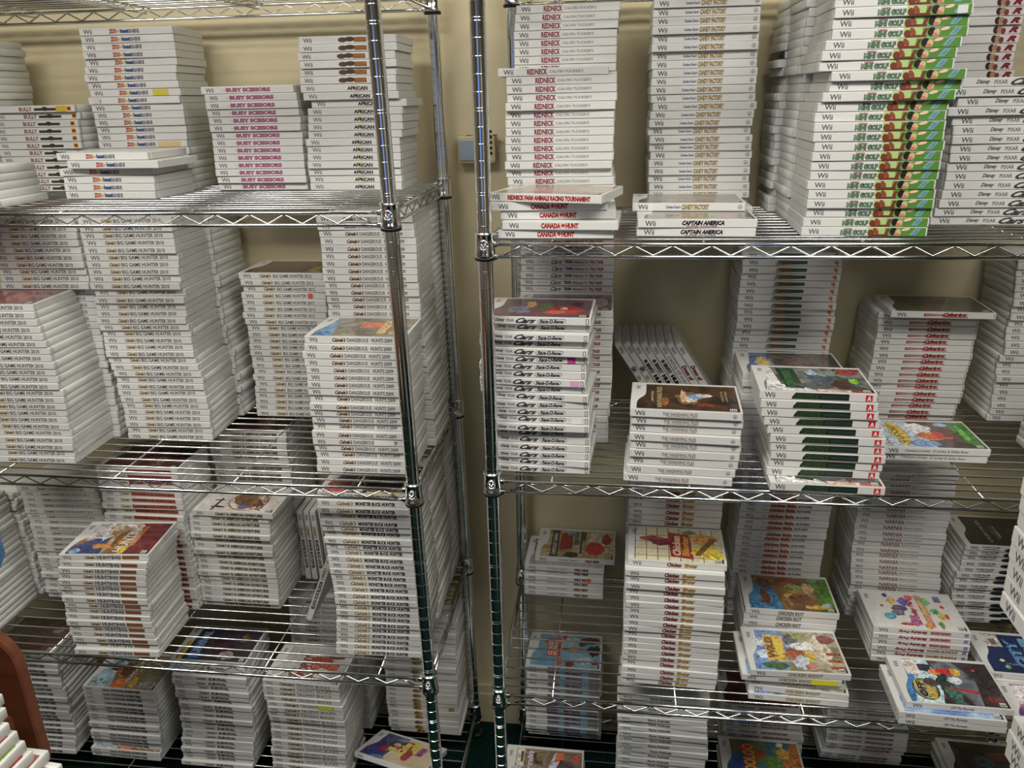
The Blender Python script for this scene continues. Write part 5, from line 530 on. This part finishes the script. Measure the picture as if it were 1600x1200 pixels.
 ('cowboy', 'pile topped by a farmyard cartoon cover', 'cowboy', 0.0145, {}, {4: 'cowboy', 3: 'bluecov', 1: 'cowboy', 0: 'cowboy'}, {3: ((232,222,50),133,181)}, [],[[652.3,30.0,534.6,-1.8],[651.9,39.4,549.1,-4.1],[646.1,39.3,563.6,-0.5],[636.1,32.0,578.1,-0.7],[652.1,28.9,592.6,0.6]]),
 ('narnia', 'thin-lettered grey tower on right lower shelf', 'narnia', 0.0143, {}, {}, {}, [],[[913.3,325.8,534.6,-1.8],[911.9,323.2,548.9,-0.8],[914.3,321.2,563.2,-2.0],[917.4,318.1,577.5,-1.9],[912.1,321.7,591.8,-1.2],[914.0,323.2,606.1,-2.2],[913.8,320.0,620.4,-2.0],[912.6,321.7,634.7,-2.4],[910.3,321.6,649.0,-1.1],[908.7,320.4,663.3,-1.5],[908.3,321.3,677.6,-1.5],[906.8,322.6,691.9,-0.9],[905.6,319.6,706.2,-1.1],[906.4,323.1,720.5,-1.9],[907.1,318.8,734.8,-1.4],[905.3,319.4,749.1,-2.5],[904.9,321.4,763.4,-1.6],[906.4,322.3,777.7,-2.3],[908.1,322.0,792.0,-1.3],[906.9,323.2,806.3,-0.9],[906.3,321.2,820.6,-1.9],[908.3,321.2,834.9,-2.3],[907.8,320.7,849.2,-2.0],[907.2,320.9,863.5,-1.5],[904.2,320.9,877.8,-0.9],[909.1,317.2,892.1,-0.9]]),
 ('chrys', 'black-covered stack at right of lower shelf', 'chrys', 0.0143, {}, {13: 'chrys'}, {}, [],[[1143.7,324.7,534.6,0.5],[1142.2,326.7,548.9,0.4],[1139.5,330.8,563.2,-1.0],[1138.0,325.1,577.5,-0.4],[1136.5,329.0,591.8,-0.0],[1135.1,330.6,606.1,-0.8],[1135.5,325.1,620.4,-0.7],[1135.6,328.2,634.7,0.3],[1136.0,324.1,649.0,0.2],[1141.0,325.4,663.3,-0.2],[1142.4,326.3,677.6,-0.1],[1143.0,329.0,691.9,-0.7],[1143.0,325.3,706.2,-0.2],[1142.6,323.4,720.5,-1.2]]),
 ('cook', 'pile topped by a white party cover', 'cook', 0.0143, {0: 'cook2', 1: 'cook2', 2: 'cook2'}, {5: 'cook'}, {}, [],[[924.6,169.5,534.6,-1.5],[923.8,172.2,548.9,-2.1],[923.0,169.7,563.2,-1.5],[922.4,171.6,577.5,-3.0],[921.8,169.9,591.8,-1.6],[921.4,172.2,606.1,-1.8]]),
 ('city', 'navy-covered pair beside the party pile', 'city', 0.0143, {}, {1: 'city'}, {}, [],[[1136.3,118.3,534.6,-2.1],[1135.6,122.0,548.9,-2.2]]),
 ('otb', 'flat pile topped by an airship cover', 'otb', 0.0145, {}, {2: 'otb', 1: 'bluecov'}, {}, [],[[923.2,-10.0,534.6,-2.1],[921.2,-10.0,549.1,-2.2],[936.3,2.0,563.6,-1.3]]),
 ('purple', 'purple-covered single at the right edge', 'city', 0.0143, {}, {0: 'purple'}, {}, [],[[1137.2,-17.6,534.6,-2.1]]),
 ('ld1', 'stack beside the wooden panel, bottom shelf', 'outdoor', 0.01401, {}, {22: 'darkred2'}, {}, [],[[-1168.6,158.4,97.2,1.3],[-1168.9,165.5,111.2,-0.1],[-1164.6,161.7,125.2,0.7],[-1160.7,164.4,139.2,0.4],[-1160.0,167.1,153.2,-0.1],[-1155.5,160.7,167.2,0.6],[-1156.6,160.2,181.2,1.6],[-1156.0,162.7,195.2,1.5],[-1156.7,164.0,209.2,-0.7],[-1158.1,159.6,223.2,0.4],[-1153.8,163.8,237.2,-0.4],[-1154.4,161.8,251.2,1.0],[-1153.4,160.7,265.2,-0.0],[-1153.9,162.3,279.2,0.8],[-1154.8,160.7,293.3,1.1],[-1159.1,159.6,307.3,0.9],[-1160.2,162.8,321.3,0.9],[-1159.3,164.5,335.3,0.8],[-1158.6,161.6,349.3,0.2],[-1158.9,166.2,363.3,-0.2],[-1157.1,166.8,377.3,0.6],[-1157.2,159.5,391.3,0.9],[-1157.7,159.9,405.3,0.4]]),
 ('outdoor', 'bottom-shelf stack topped by a horned beast', 'outdoor', 0.01412, {}, {15: 'outdoor', 3: 'outdoor', 1: 'outdoor'}, {}, [],[[-936.1,165.5,97.2,-0.8],[-934.1,162.7,111.3,-0.2],[-931.4,173.7,125.4,-1.0],[-928.3,170.7,139.5,-0.7],[-925.2,163.7,153.7,-0.6],[-922.7,161.1,167.8,-0.3],[-920.8,165.7,181.9,-0.3],[-920.4,160.2,196.0,0.1],[-919.5,166.0,210.1,-0.0],[-917.9,163.9,224.3,-0.6],[-916.6,165.0,238.4,-0.2],[-915.9,162.9,252.5,-0.9],[-915.1,163.8,266.6,-0.6],[-915.5,162.8,280.8,-0.1],[-914.5,162.1,294.9,-0.7],[-913.1,161.2,309.0,-0.6]]),
 ('survival', 'stack topped by a black and blue cover', 'survival', 0.01402, {}, {22: 'survival'}, {}, [],[[-688.7,159.4,97.2,0.1],[-685.4,167.1,111.2,-0.1],[-683.2,164.5,125.2,-0.4],[-682.6,159.7,139.2,0.7],[-679.7,164.8,153.3,-0.5],[-678.5,161.8,167.3,0.5],[-674.4,164.7,181.3,0.3],[-670.2,163.8,195.3,0.8],[-672.1,165.2,209.4,-0.1],[-668.7,164.2,223.4,-0.1],[-669.3,160.2,237.4,-0.5],[-666.8,163.8,251.4,-0.4],[-666.4,165.4,265.4,-1.0],[-665.9,162.4,279.5,-0.8],[-667.8,167.0,293.5,-0.4],[-670.3,162.5,307.5,-0.2],[-667.0,161.7,321.5,-0.6],[-668.2,163.8,335.6,0.0],[-671.0,161.7,349.6,0.1],[-668.2,162.0,363.6,-0.4],[-667.8,166.8,377.6,-0.2],[-669.8,165.6,391.6,-0.0],[-666.1,165.3,405.7,0.3]]),
 ('trophy', 'antler-covered stack on the bottom shelf', 'trophy', 0.01456, {}, {19: 'trophy'}, {15: ((196,204,60),128,165),17: ((214,190,150),150,160)}, [],[[-435.6,149.2,97.2,-0.7],[-438.7,151.1,111.7,-0.3],[-438.8,148.4,126.3,-1.5],[-437.7,150.7,140.9,-0.4],[-438.8,151.7,155.4,-1.5],[-436.6,146.0,170.0,-0.4],[-431.3,147.1,184.6,-0.6],[-432.1,147.4,199.1,-1.6],[-431.6,151.1,213.7,-1.6],[-430.4,149.5,228.3,-0.7],[-430.1,152.5,242.8,-1.3],[-429.5,153.6,257.4,-1.5],[-428.5,148.2,271.9,-1.0],[-431.2,148.7,286.5,-0.5],[-427.9,145.5,301.1,0.6],[-428.8,148.4,315.6,-0.7],[-434.1,150.6,330.2,-0.8],[-435.2,151.6,344.8,-0.0],[-433.9,150.7,359.3,-0.0],[-433.7,152.4,373.9,-1.7]]),
 ('trophyback', 'rear stack seen through the wire, bottom shelf', 'trophy', 0.01422, {}, {}, {}, [],[[-429.1,323.7,97.2,0.1],[-428.3,321.7,111.4,0.4],[-430.9,320.7,125.6,0.5],[-427.9,327.0,139.8,-0.0],[-426.5,322.2,154.1,-0.3],[-428.9,319.8,168.3,0.1],[-427.6,321.0,182.5,0.5],[-427.0,324.7,196.7,-0.5],[-428.5,325.4,210.9,0.1],[-429.7,320.6,225.2,-0.1],[-430.1,324.7,239.4,0.4],[-430.3,321.8,253.6,-0.5],[-431.1,327.4,267.8,-1.5],[-431.4,322.1,282.0,-0.7],[-428.3,322.6,296.3,-0.6],[-429.4,328.3,310.5,-1.2],[-429.0,322.6,324.7,-0.6],[-430.9,318.4,338.9,0.2],[-431.8,321.1,353.1,0.5],[-431.4,322.9,367.3,-0.4],[-430.1,322.8,381.6,-0.7],[-431.1,322.9,395.8,-0.3],[-430.7,318.8,410.0,0.1],[-426.5,319.8,424.2,-0.5],[-427.6,326.0,438.4,-1.3],[-426.1,322.2,452.7,0.2],[-424.0,321.5,466.9,0.3],[-425.8,324.3,481.1,0.3],[-422.9,320.7,495.3,-0.0]]),
 ('manor', 'stack behind the left post, bottom shelf', 'manor', 0.01451, {}, {27: 'yellowcov'}, {5: ((100,170,60),165,180)}, [],[[-189.0,324.7,97.2,-0.3],[-193.0,321.9,111.7,0.4],[-193.0,321.6,126.2,1.0],[-192.1,325.8,140.7,0.4],[-193.0,324.1,155.2,0.4],[-194.9,327.6,169.7,-0.0],[-194.2,323.7,184.2,0.6],[-194.0,322.4,198.7,-0.2],[-192.4,322.7,213.2,-0.1],[-192.2,323.3,227.8,0.3],[-191.8,325.0,242.3,0.0],[-191.5,328.5,256.8,0.7],[-191.1,325.3,271.3,0.1],[-192.1,325.9,285.8,-0.2],[-192.1,320.5,300.3,-0.8],[-188.2,324.7,314.8,0.8],[-189.5,324.0,329.3,0.1],[-191.8,320.6,343.8,-0.3],[-191.2,325.8,358.3,0.1],[-188.8,327.0,372.8,-0.1],[-188.6,324.6,387.3,-0.6],[-188.0,318.3,401.9,0.9],[-187.8,330.3,416.4,0.3],[-188.3,328.2,430.9,-0.3],[-189.8,323.4,445.4,0.3],[-189.7,323.7,459.9,0.3],[-187.1,324.9,474.4,0.7],[-188.8,321.7,488.9,-0.2]]),
 ('cloudy', 'food-storm stack on right bottom shelf', 'cloudy', 0.01417, {}, {15: 'cloudy', 2: 'cloudy', 3: 'cloudy'}, {}, [],[[174.5,349.4,97.2,-0.9],[169.0,343.8,111.4,-1.1],[168.6,337.8,125.5,-1.7],[170.0,342.9,139.7,-0.5],[169.3,344.0,153.9,-0.9],[168.7,347.9,168.0,-1.4],[167.7,341.9,182.2,-2.1],[169.6,346.8,196.4,-0.8],[169.0,342.3,210.5,-1.3],[169.7,342.2,224.7,-1.3],[173.4,347.5,238.9,-1.8],[170.2,351.7,253.0,-1.7],[171.9,346.7,267.2,-0.6],[172.1,347.7,281.4,-2.5],[170.3,348.6,295.6,-2.2],[171.0,341.4,309.7,-0.9]]),
 ('tallwhite', 'blue-barred tower under the gold-lettered one', 'bluebar', 0.0143, {}, {}, {}, [],[[401.4,98.4,97.2,-0.8],[399.8,93.4,111.5,-1.3],[401.8,95.9,125.8,-1.6],[400.5,98.3,140.1,-1.5],[397.4,98.4,154.4,-1.6],[399.5,97.4,168.7,-1.5],[401.6,98.5,183.0,-2.1],[400.3,98.7,197.3,-1.2],[399.9,97.4,211.6,-0.3],[400.3,97.7,225.9,-1.8],[398.7,98.1,240.2,-2.1],[400.1,98.8,254.5,-2.0],[401.6,99.3,268.8,-0.9],[400.6,97.2,283.1,-1.5],[401.4,98.8,297.4,-1.9],[405.4,97.6,311.7,-2.5],[400.2,95.6,326.0,-0.8],[403.5,97.3,340.3,-1.1],[401.3,96.0,354.6,-1.8],[400.6,96.6,368.9,-0.4],[399.4,99.9,383.2,-2.5],[397.7,94.1,397.5,-0.5],[400.0,96.5,411.8,-0.9],[397.5,95.8,426.1,-1.6],[400.9,98.3,440.4,-1.6],[400.2,95.7,454.7,-1.7]]),
 ('darkmid', 'dark-covered stack below the farmyard pile', 'redbar', 0.0143, {}, {10: 'darkorange'}, {}, [],[[668.3,330.8,97.2,-0.7],[670.4,328.1,111.5,-0.7],[670.2,328.1,125.8,-0.8],[670.6,334.2,140.1,-1.6],[671.2,330.8,154.4,-1.8],[665.1,329.6,168.7,-1.4],[663.9,333.8,183.0,-1.4],[662.0,327.0,197.3,-1.4],[659.4,332.7,211.6,-0.8],[658.1,330.6,225.9,-1.8],[655.0,331.3,240.2,-0.7]]),
 ('redstack', 'dark-red-lettered stack under the party pile', 'redbar', 0.0143, {}, {4: 'redcov', 5: 'redcov'}, {}, [],[[907.8,343.5,97.2,-2.6],[907.8,335.3,111.5,-1.9],[915.1,342.6,125.8,-1.2],[917.5,337.5,140.1,-1.0],[915.7,341.2,154.4,-2.8],[915.3,338.5,168.7,-1.9],[915.1,340.8,183.0,-2.6],[913.9,339.4,197.3,-2.6],[909.0,339.3,211.6,-1.9],[911.3,337.8,225.9,-1.4],[909.2,338.1,240.2,-1.4],[907.9,336.5,254.5,-0.9]]),
 ('nearright', 'close stack leaning into the right edge', 'plainwii', 0.0143, {}, {}, {}, [],[[660.9,-728.7,1297.0,-92.0],[661.5,-727.8,1311.3,-91.0],[661.0,-728.2,1325.6,-92.5],[659.4,-729.0,1339.9,-91.2],[657.7,-731.2,1354.2,-92.0],[659.2,-730.8,1368.5,-91.0],[655.9,-735.0,1382.8,-93.0],[652.8,-738.0,1397.1,-91.6],[650.6,-742.6,1411.4,-92.0]]),
 ('nearlow', 'close stack in the lower right corner', 'plainwii', 0.0143, {}, {7: 'chrys'}, {}, [],[[710.0,-710.8,1063.6,-91.0],[710.0,-709.7,1077.9,-89.0],[708.9,-708.8,1092.2,-92.0],[708.7,-708.0,1106.5,-90.0],[709.4,-707.5,1120.8,-91.0],[702.6,-708.1,1135.1,-89.5],[701.0,-708.1,1149.4,-92.0],[702.3,-708.3,1163.7,-91.0]]),
 ('nearleft', 'stepped stack beside the wooden panel', 'plainwhite', 0.0143, {}, {3: 'brown', 2: 'brown', 4: 'redcov', 5: 'green', 6: 'redcov', 7: 'green', 8: 'redcov', 9: 'redcov'}, {}, [],[[-479.3,-736.8,888.5,-4.0],[-472.3,-738.8,902.2,-3.0],[-475.3,-736.8,916.5,-4.0],[-488.3,-739.0,930.8,-2.0],[-500.0,-744.7,945.1,-5.0],[-502.3,-751.2,959.4,-3.0],[-510.0,-748.4,973.7,-4.0],[-516.9,-747.7,988.0,-5.0],[-519.2,-746.5,1002.3,-3.0],[-525.9,-737.8,1016.6,-4.0]]),
 ('bajapile', 'lower front pile topped by racing cover', 'plainwii', 0.0143, {}, {3: 'baja'}, {}, [],[[132.1,115.9,97.2,-2.0],[133.1,115.9,111.5,-1.5],[132.1,115.9,125.8,-1.0],[133.1,115.9,140.1,-0.5]]),
 ('fruitpile', 'lower front pile topped by tropical cover', 'plainwii', 0.0143, {}, {4: 'fruit'}, {}, [],[[650.3,182.2,97.2,-1.5],[654.3,182.2,111.5,-0.8],[650.3,182.2,125.8,-0.1],[654.3,182.2,140.1,-1.5],[650.3,182.2,154.4,-0.8]]),
 ('junglepile', 'lower right pile topped by jungle cover', 'plainwii', 0.0143, {}, {3: 'jungle'}, {}, [],[[1179.2,243.5,97.2,-2.0],[1182.2,243.5,111.5,-1.3],[1179.2,243.5,125.8,-0.6],[1182.2,243.5,140.1,-2.0]]),
 ('manorpile', 'small pile under the yellow-lettered cake case', 'manor', 0.0143, {}, {}, {}, [],[[-199.0,22.0,97.2,-14.0],[-197.0,22.0,111.5,-13.3],[-199.0,22.0,125.8,-12.6]])]
# cases standing or leaning on their own: design, cover, label, group, (x, y, z) of the spine's first corner, yaw, pitch, roll in degrees
LOOSE = [
 ('gn', None, 'white leaning case, leftmost in the slanted row', 'leaning cases on the right middle shelf', [0.3734, 0.318, 1.1771], 0, 57, 0),
 ('gn', None, 'white leaning case, second from left in the slanted row', 'leaning cases on the right middle shelf', [0.3913, 0.32, 1.1771], 0, 57, 0),
 ('bold', None, 'white leaning case, third from left in the slanted row', 'leaning cases on the right middle shelf', [0.4092, 0.317, 1.1771], 0, 57, 0),
 ('bold', None, 'white leaning case, fourth from left in the slanted row', 'leaning cases on the right middle shelf', [0.4271, 0.319, 1.1771], 0, 57, 0),
 ('bold', None, 'white leaning case, fourth from right in the slanted row', 'leaning cases on the right middle shelf', [0.445, 0.318, 1.1771], 0, 57, 0),
 ('castle', None, 'white leaning case, third from right in the slanted row', 'leaning cases on the right middle shelf', [0.4629, 0.32, 1.1771], 0, 57, 0),
 ('script', None, 'white leaning case, second from right in the slanted row', 'leaning cases on the right middle shelf', [0.4808, 0.318, 1.1771], 0, 57, 0),
 ('script', None, 'white leaning case, rightmost in the slanted row', 'leaning cases on the right middle shelf', [0.4987, 0.319, 1.1771], 0, 57, 0),
 ('buck', None, 'white upright case with bold black spine, leftmost of the standing four', 'standing cases on the left lower shelf', [-0.3697, 0.315, 0.7515], 0, 89, 0),
 ('buck', None, 'white upright case with bold black spine, second from left of the standing four', 'standing cases on the left lower shelf', [-0.353, 0.315, 0.7515], 0, 89, 0),
 ('buck', None, 'white upright case with bold black spine, third from left of the standing four', 'standing cases on the left lower shelf', [-0.3371, 0.315, 0.7514], 0, 88, 0),
 ('buck', None, 'white upright case with bold black spine, rightmost of the standing four', 'standing cases on the left lower shelf', [-0.3159, 0.315, 0.7512], 0, 87, 0),
 ('buck', None, 'white case tilted against the bold black-lettered stack, foot out', 'tilted cases on the left lower shelf', [-0.2346, 0.1538, 0.7432], 0, 112, 0),
 ('buck', None, 'white case standing nearly hidden behind the bold black-lettered stack', 'tilted cases on the left lower shelf', [-0.2905, 0.3, 0.7522], 0, 91, 0),
 ('plainwii', 'cake', 'flat case with a yellow-lettered cake cover, tilted behind the left post', 'single flat cases', [-0.241, 0.1825, 0.1438], -15.0, 0, -19.1)]
# the cases that show largest in the photograph are objects of their own; the rest are one object
SHOW = {(2, 6), (2, 7), (2, 8), (2, 9), (2, 10), (2, 11), (2, 12), (2, 13), (2, 14), (2, 15), (2, 16), (2, 17), (2, 18), (2, 19), (2, 20), (2, 21), (3, 0), (3, 1), (3, 2), (3, 3), (3, 4), (3, 5), (5, 10), (5, 11), (5, 12), (5, 13), (6, 0), (6, 1), (6, 2), (6, 3), (6, 4), (6, 5), (6, 6), (6, 7), (6, 8), (6, 9), (6, 10), (6, 11), (6, 12), (6, 13), (6, 14), (6, 15), (6, 16), (6, 17), (6, 18), (6, 19), (7, 19), (7, 20), (7, 21), (7, 22), (7, 23), (7, 24), (7, 25), (8, 5), (8, 6), (8, 7), (8, 8), (8, 9), (8, 10), (8, 11), (8, 12), (8, 13), (8, 14), (8, 15), (8, 16), (8, 17), (8, 18), (9, 0), (9, 1), (9, 2), (9, 3), (9, 4), (10, 3), (10, 4), (10, 5), (10, 6), (10, 7), (10, 8), (10, 9), (10, 10), (10, 11), (10, 12), (10, 13), (10, 14), (10, 15), (10, 16), (10, 17), (10, 18), (10, 19), (10, 20), (10, 21), (10, 22), (10, 23), (10, 24), (10, 25), (11, 0), (11, 1), (11, 2), (13, 0), (13, 1), (13, 2), (13, 3), (13, 4), (13, 5), (13, 6), (13, 7), (13, 8), (13, 9), (13, 10), (13, 11), (13, 12), (13, 13), (13, 14), (13, 15), (13, 16), (13, 17), (13, 18), (13, 19), (13, 20), (13, 21), (13, 22), (13, 23), (16, 0), (16, 1), (16, 2), (16, 3), (16, 4), (16, 5), (18, 1), (18, 2), (18, 3), (18, 4), (18, 6), (18, 7), (18, 8), (18, 9), (18, 10), (18, 12), (18, 13), (18, 14), (18, 15), (18, 16), (18, 18), (18, 20), (19, 18), (21, 0), (21, 1), (21, 2), (21, 3), (21, 4), (21, 5), (21, 6), (21, 7), (21, 8), (22, 15), (22, 17), (22, 19), (22, 20), (22, 22), (22, 23), (22, 24), (23, 10), (24, 0), (24, 1), (24, 2), (24, 3), (24, 4), (24, 5), (24, 6), (24, 7), (24, 8), (24, 9), (24, 10), (25, 7), (25, 8), (25, 10), (25, 11), (25, 13), (25, 14), (25, 15), (25, 17), (28, 1), (29, 32), (30, 6), (30, 8), (30, 10), (30, 11), (30, 13), (30, 14), (30, 15), (30, 17), (30, 18), (30, 19), (30, 20), (30, 21), (30, 22), (30, 23), (30, 24), (30, 25), (30, 26), (30, 27), (30, 28), (30, 29), (30, 30), (30, 31), (30, 32), (33, 0), (33, 2), (33, 3), (33, 5), (33, 22), (34, 22), (35, 20), (35, 22), (35, 23), (35, 24), (35, 25), (35, 26), (35, 27), (35, 28), (35, 29), (35, 30), (35, 31), (35, 32), (36, 32), (37, 0), (37, 1), (37, 3), (37, 4), (37, 5), (37, 7), (37, 9), (37, 10), (37, 11), (37, 12), (37, 13), (37, 14), (37, 15), (37, 16), (37, 17), (37, 18), (38, 0), (38, 2), (38, 5), (38, 9), (38, 15), (38, 16), (39, 20), (40, 24), (41, 17), (42, 26), (43, 16), (43, 19), (43, 22), (43, 24), (43, 26), (48, 5), (48, 6), (49, 16), (49, 18), (49, 19), (52, 7), (53, 0), (53, 1), (53, 3), (53, 4), (54, 25), (55, 13), (56, 5), (57, 1), (58, 0), (58, 1), (58, 2), (60, 22), (61, 15), (62, 22), (63, 19), (64, 28), (66, 15), (67, 25), (68, 10), (69, 11), (73, 3), (74, 4), (75, 3)}
acc = []   # (mesh, matrix) of the rest
def game_case(title, cov, stk, black, M, label, group, single):
    parts = [('case_shell', SHM['black' if black else 'white'])]
    if title != 'plainwhite': parts.append(('spine_label', spine(title)))
    else: parts.append(('spine_label', spine('plainwhite')))
    if cov: parts.append(('front_cover', cover(cov)))
    if stk: parts.append(('price_sticker', sticker(stk)))
    if not single:
        acc.extend((me, M) for _, me in parts); return
    r = empty('game_case'); r.matrix_world = M; tag(r, label, 'game case', group)
    for n, me in parts:
        o = link(n, me, r)
        if n == 'price_sticker': o['label'] = 'small price sticker'
for si, (name, phrase, title, T, titles, covs, stks, blacks, cs) in enumerate(STACKS):
    n = len(cs); shown = sorted(k for k in range(n) if SHOW is None or (si, k) in SHOW)
    for k, (x, y, z, t) in enumerate(cs):
        M = Matrix.Translation((x/1000, y/1000, z/1000)) @ Matrix.Rotation(math.radians(t), 4, 'Z') @ Matrix.Diagonal((1, 1, (T-.0005)/TH, 1))
        o = ordn(n-k)+' from top' if (n-k <= k+1) else ordn(k+1)+' from bottom'
        if k == n-1: o = 'topmost'
        if k == 0 and n > 1: o = 'lowest'
        lab = 'white case, %s of the %s' % (o, phrase) if n > 1 else 'white case, the '+phrase
        if k in blacks: lab = lab.replace('white', 'black', 1)
        game_case(titles.get(k, title), covs.get(k), stks.get(k), k in blacks, M, lab, 'game cases in the '+phrase, SHOW is None or (si, k) in SHOW)
for title, cov, label, group, p, yaw, pitch, roll in LOOSE:
    M = Matrix.Translation(p) @ Matrix.Rotation(math.radians(yaw), 4, 'Z') @ Matrix.Rotation(math.radians(pitch), 4, 'Y') @ Matrix.Rotation(math.radians(roll), 4, 'X')
    game_case(title, cov, None, False, M, label, group, True)
if acc:
    V, F, MI, mats = [], [], [], []; base = 0; cache = {}
    for me, M in acc:
        if me.name not in cache:
            v = np.empty(len(me.vertices)*3, np.float32); me.vertices.foreach_get('co', v)
            lt = np.empty(len(me.polygons), np.int32); me.polygons.foreach_get('loop_total', lt)
            li = np.empty(len(me.loops), np.int32); me.loops.foreach_get('vertex_index', li)
            mi = np.empty(len(me.polygons), np.int32); me.polygons.foreach_get('material_index', mi)
            for m in me.materials:
                if m not in mats: mats.append(m)
            mi = np.array([mats.index(m) for m in me.materials], np.int32)[mi]
            cache[me.name] = (v.reshape(-1, 3), lt, li, mi)
        v, lt, li, mi = cache[me.name]; A = np.array(M)
        V.append(v @ A[:3, :3].T+A[:3, 3]); F.append((lt, li+base)); MI.append(mi); base += len(v)
    V = np.concatenate(V).astype(np.float32); lt = np.concatenate([a for a, _ in F]); li = np.concatenate([b for _, b in F]).astype(np.int32); MI = np.concatenate(MI)
    me = bpy.data.meshes.new('game_case_stock'); me.vertices.add(len(V)); me.vertices.foreach_set('co', V.ravel())
    me.loops.add(len(li)); me.loops.foreach_set('vertex_index', li); me.polygons.add(len(lt))
    me.polygons.foreach_set('loop_start', np.concatenate([[0], np.cumsum(lt)[:-1]]).astype(np.int32)); me.polygons.foreach_set('loop_total', lt)
    for m in mats: me.materials.append(m)
    me.polygons.foreach_set('material_index', MI); me.update(calc_edges=True); me.validate()
    tag(link('game_case_stock', me), 'the many remaining white game cases stacked deeper on the wire shelves', 'game case', 'game cases stacked on the shelves', 'stuff')

# ------------------------------------------------------------------ things near the camera

GR = mat('grey painted rack steel', (150, 150, 146), .45)
rk = empty('gondola_rack', (.83, -1.4, 0)); tag(rk, 'grey gondola rack just past the right edge holding the near stacks', 'rack')
def relr(o): o.location = (-.83, 1.4, 0)
mb = MB(); mb.box((.90, -2.0, 0), (.93, -.76, 1.78), GR, .003); relr(mb.build('back_panel', rk))
mb = MB(); mb.box((.74, -2.0, 0), (.90, -.80, .12), GR, .003); relr(mb.build('base', rk))
for z_ in (1.2967, 1.0633, .62):
    mb = MB(); mb.box((.712, -2.0, z_-.022), (.90, -.79, z_), GR, .002); relr(mb.build('shelf', rk))
tb = empty('display_table', (-.7, -.8, 0)); tag(tb, 'red brown wooden table with a rounded upright panel, lower left', 'table')
def rel(o): o.location = (.7, .8, 0)
mb = MB(); zt, zb, ex, yb, th, r = 1.0251, 0.7938, -0.4067, -0.49, .018, .055
out = [(-1.15, zb), (ex-.022, zb)]+[(ex-.022+.022*math.sin(t), zb+.022-.022*math.cos(t)) for t in [math.pi/2*k/5 for k in range(1, 6)]]+[(ex-r+r*math.cos(t), zt-r+r*math.sin(t)) for t in [math.pi/2*k/8 for k in range(9)]]+[(-1.15, zt)]
n = len(out); cx = sum(p[0] for p in out)/n; cz = sum(p[1] for p in out)/n
ins = [(p[0]-(.0025 if p[0] > ex-.06 else 0), p[1]+(-.0025 if p[1] > zt-.07 else .0025)) for p in out]
v = [(x, yb-th, z) for x, z in ins]+[(x, yb-th+.0025, z) for x, z in out]+[(x, yb-.0025, z) for x, z in out]+[(x, yb, z) for x, z in ins]
f = [tuple(range(n))]+[(j*n+k, (j+1)*n+k, (j+1)*n+(k+1) % n, j*n+(k+1) % n) for j in range(3) for k in range(n)]+[tuple(range(4*n-1, 3*n-1, -1))]
mb.add(v, f, WOOD); rel(mb.build('side_panel', tb))
mb = MB(); q = [(-1.15, -1.15), (-.315, -1.15), (-.31, -1.145), (-.31, -.612), (-.316, -.606), (ex-.03, -.606), (ex-.03, yb-th), (-1.15, yb-th)]; m_ = len(q)
mb.add([(x, y, 0.8879-.024) for x, y in q]+[(x, y, 0.8879) for x, y in q], [tuple(range(m_))[::-1], tuple(range(m_, 2*m_))]+[(k, (k+1) % m_, m_+(k+1) % m_, m_+k) for k in range(m_)], WOOD); rel(mb.build('table_top', tb))
mb = MB(); mb.box((-1.15, -1.0, 0.8879-.0), (-1.13, yb-th, 1.1529), WOOD, .002); mb.box((-1.13, -.80, 1.1529-.02), (-0.3915-.012, yb-th, 1.1529), WOOD, .002); rel(mb.build('upper_shelf', tb))
for lx, ly in ((-1.12, -1.12), (-1.12, -.54), (-.36, -1.12), (-.445, -.54)):
    mb = MB(); mb.box((lx-.02, ly-.02, 0), (lx+.02, ly+.02, 0.8879-.024), WOOD, .003); rel(mb.build('leg', tb))
mb = MB(); BL = mat('blue plastic', (30, 128, 206), .3)
mb.lathe([(0, 0), (.03, 0), (.052, .008), (.060, .022), (.060, .08), (.052, .12), (.03, .15), (.026, .17), (0, .17)], BL, 28)
o = tag(mb.build('plastic_bottle', smooth=True), 'blue rounded plastic bottle cut by the left edge', 'bottle'); o.location = (-0.3865, -.585, 1.1529)
mb = MB(); mb.lathe([(0, .17), (.028, .17), (.028, .195), (0, .195)], WHT, 20); mb.build('cap', o, True)
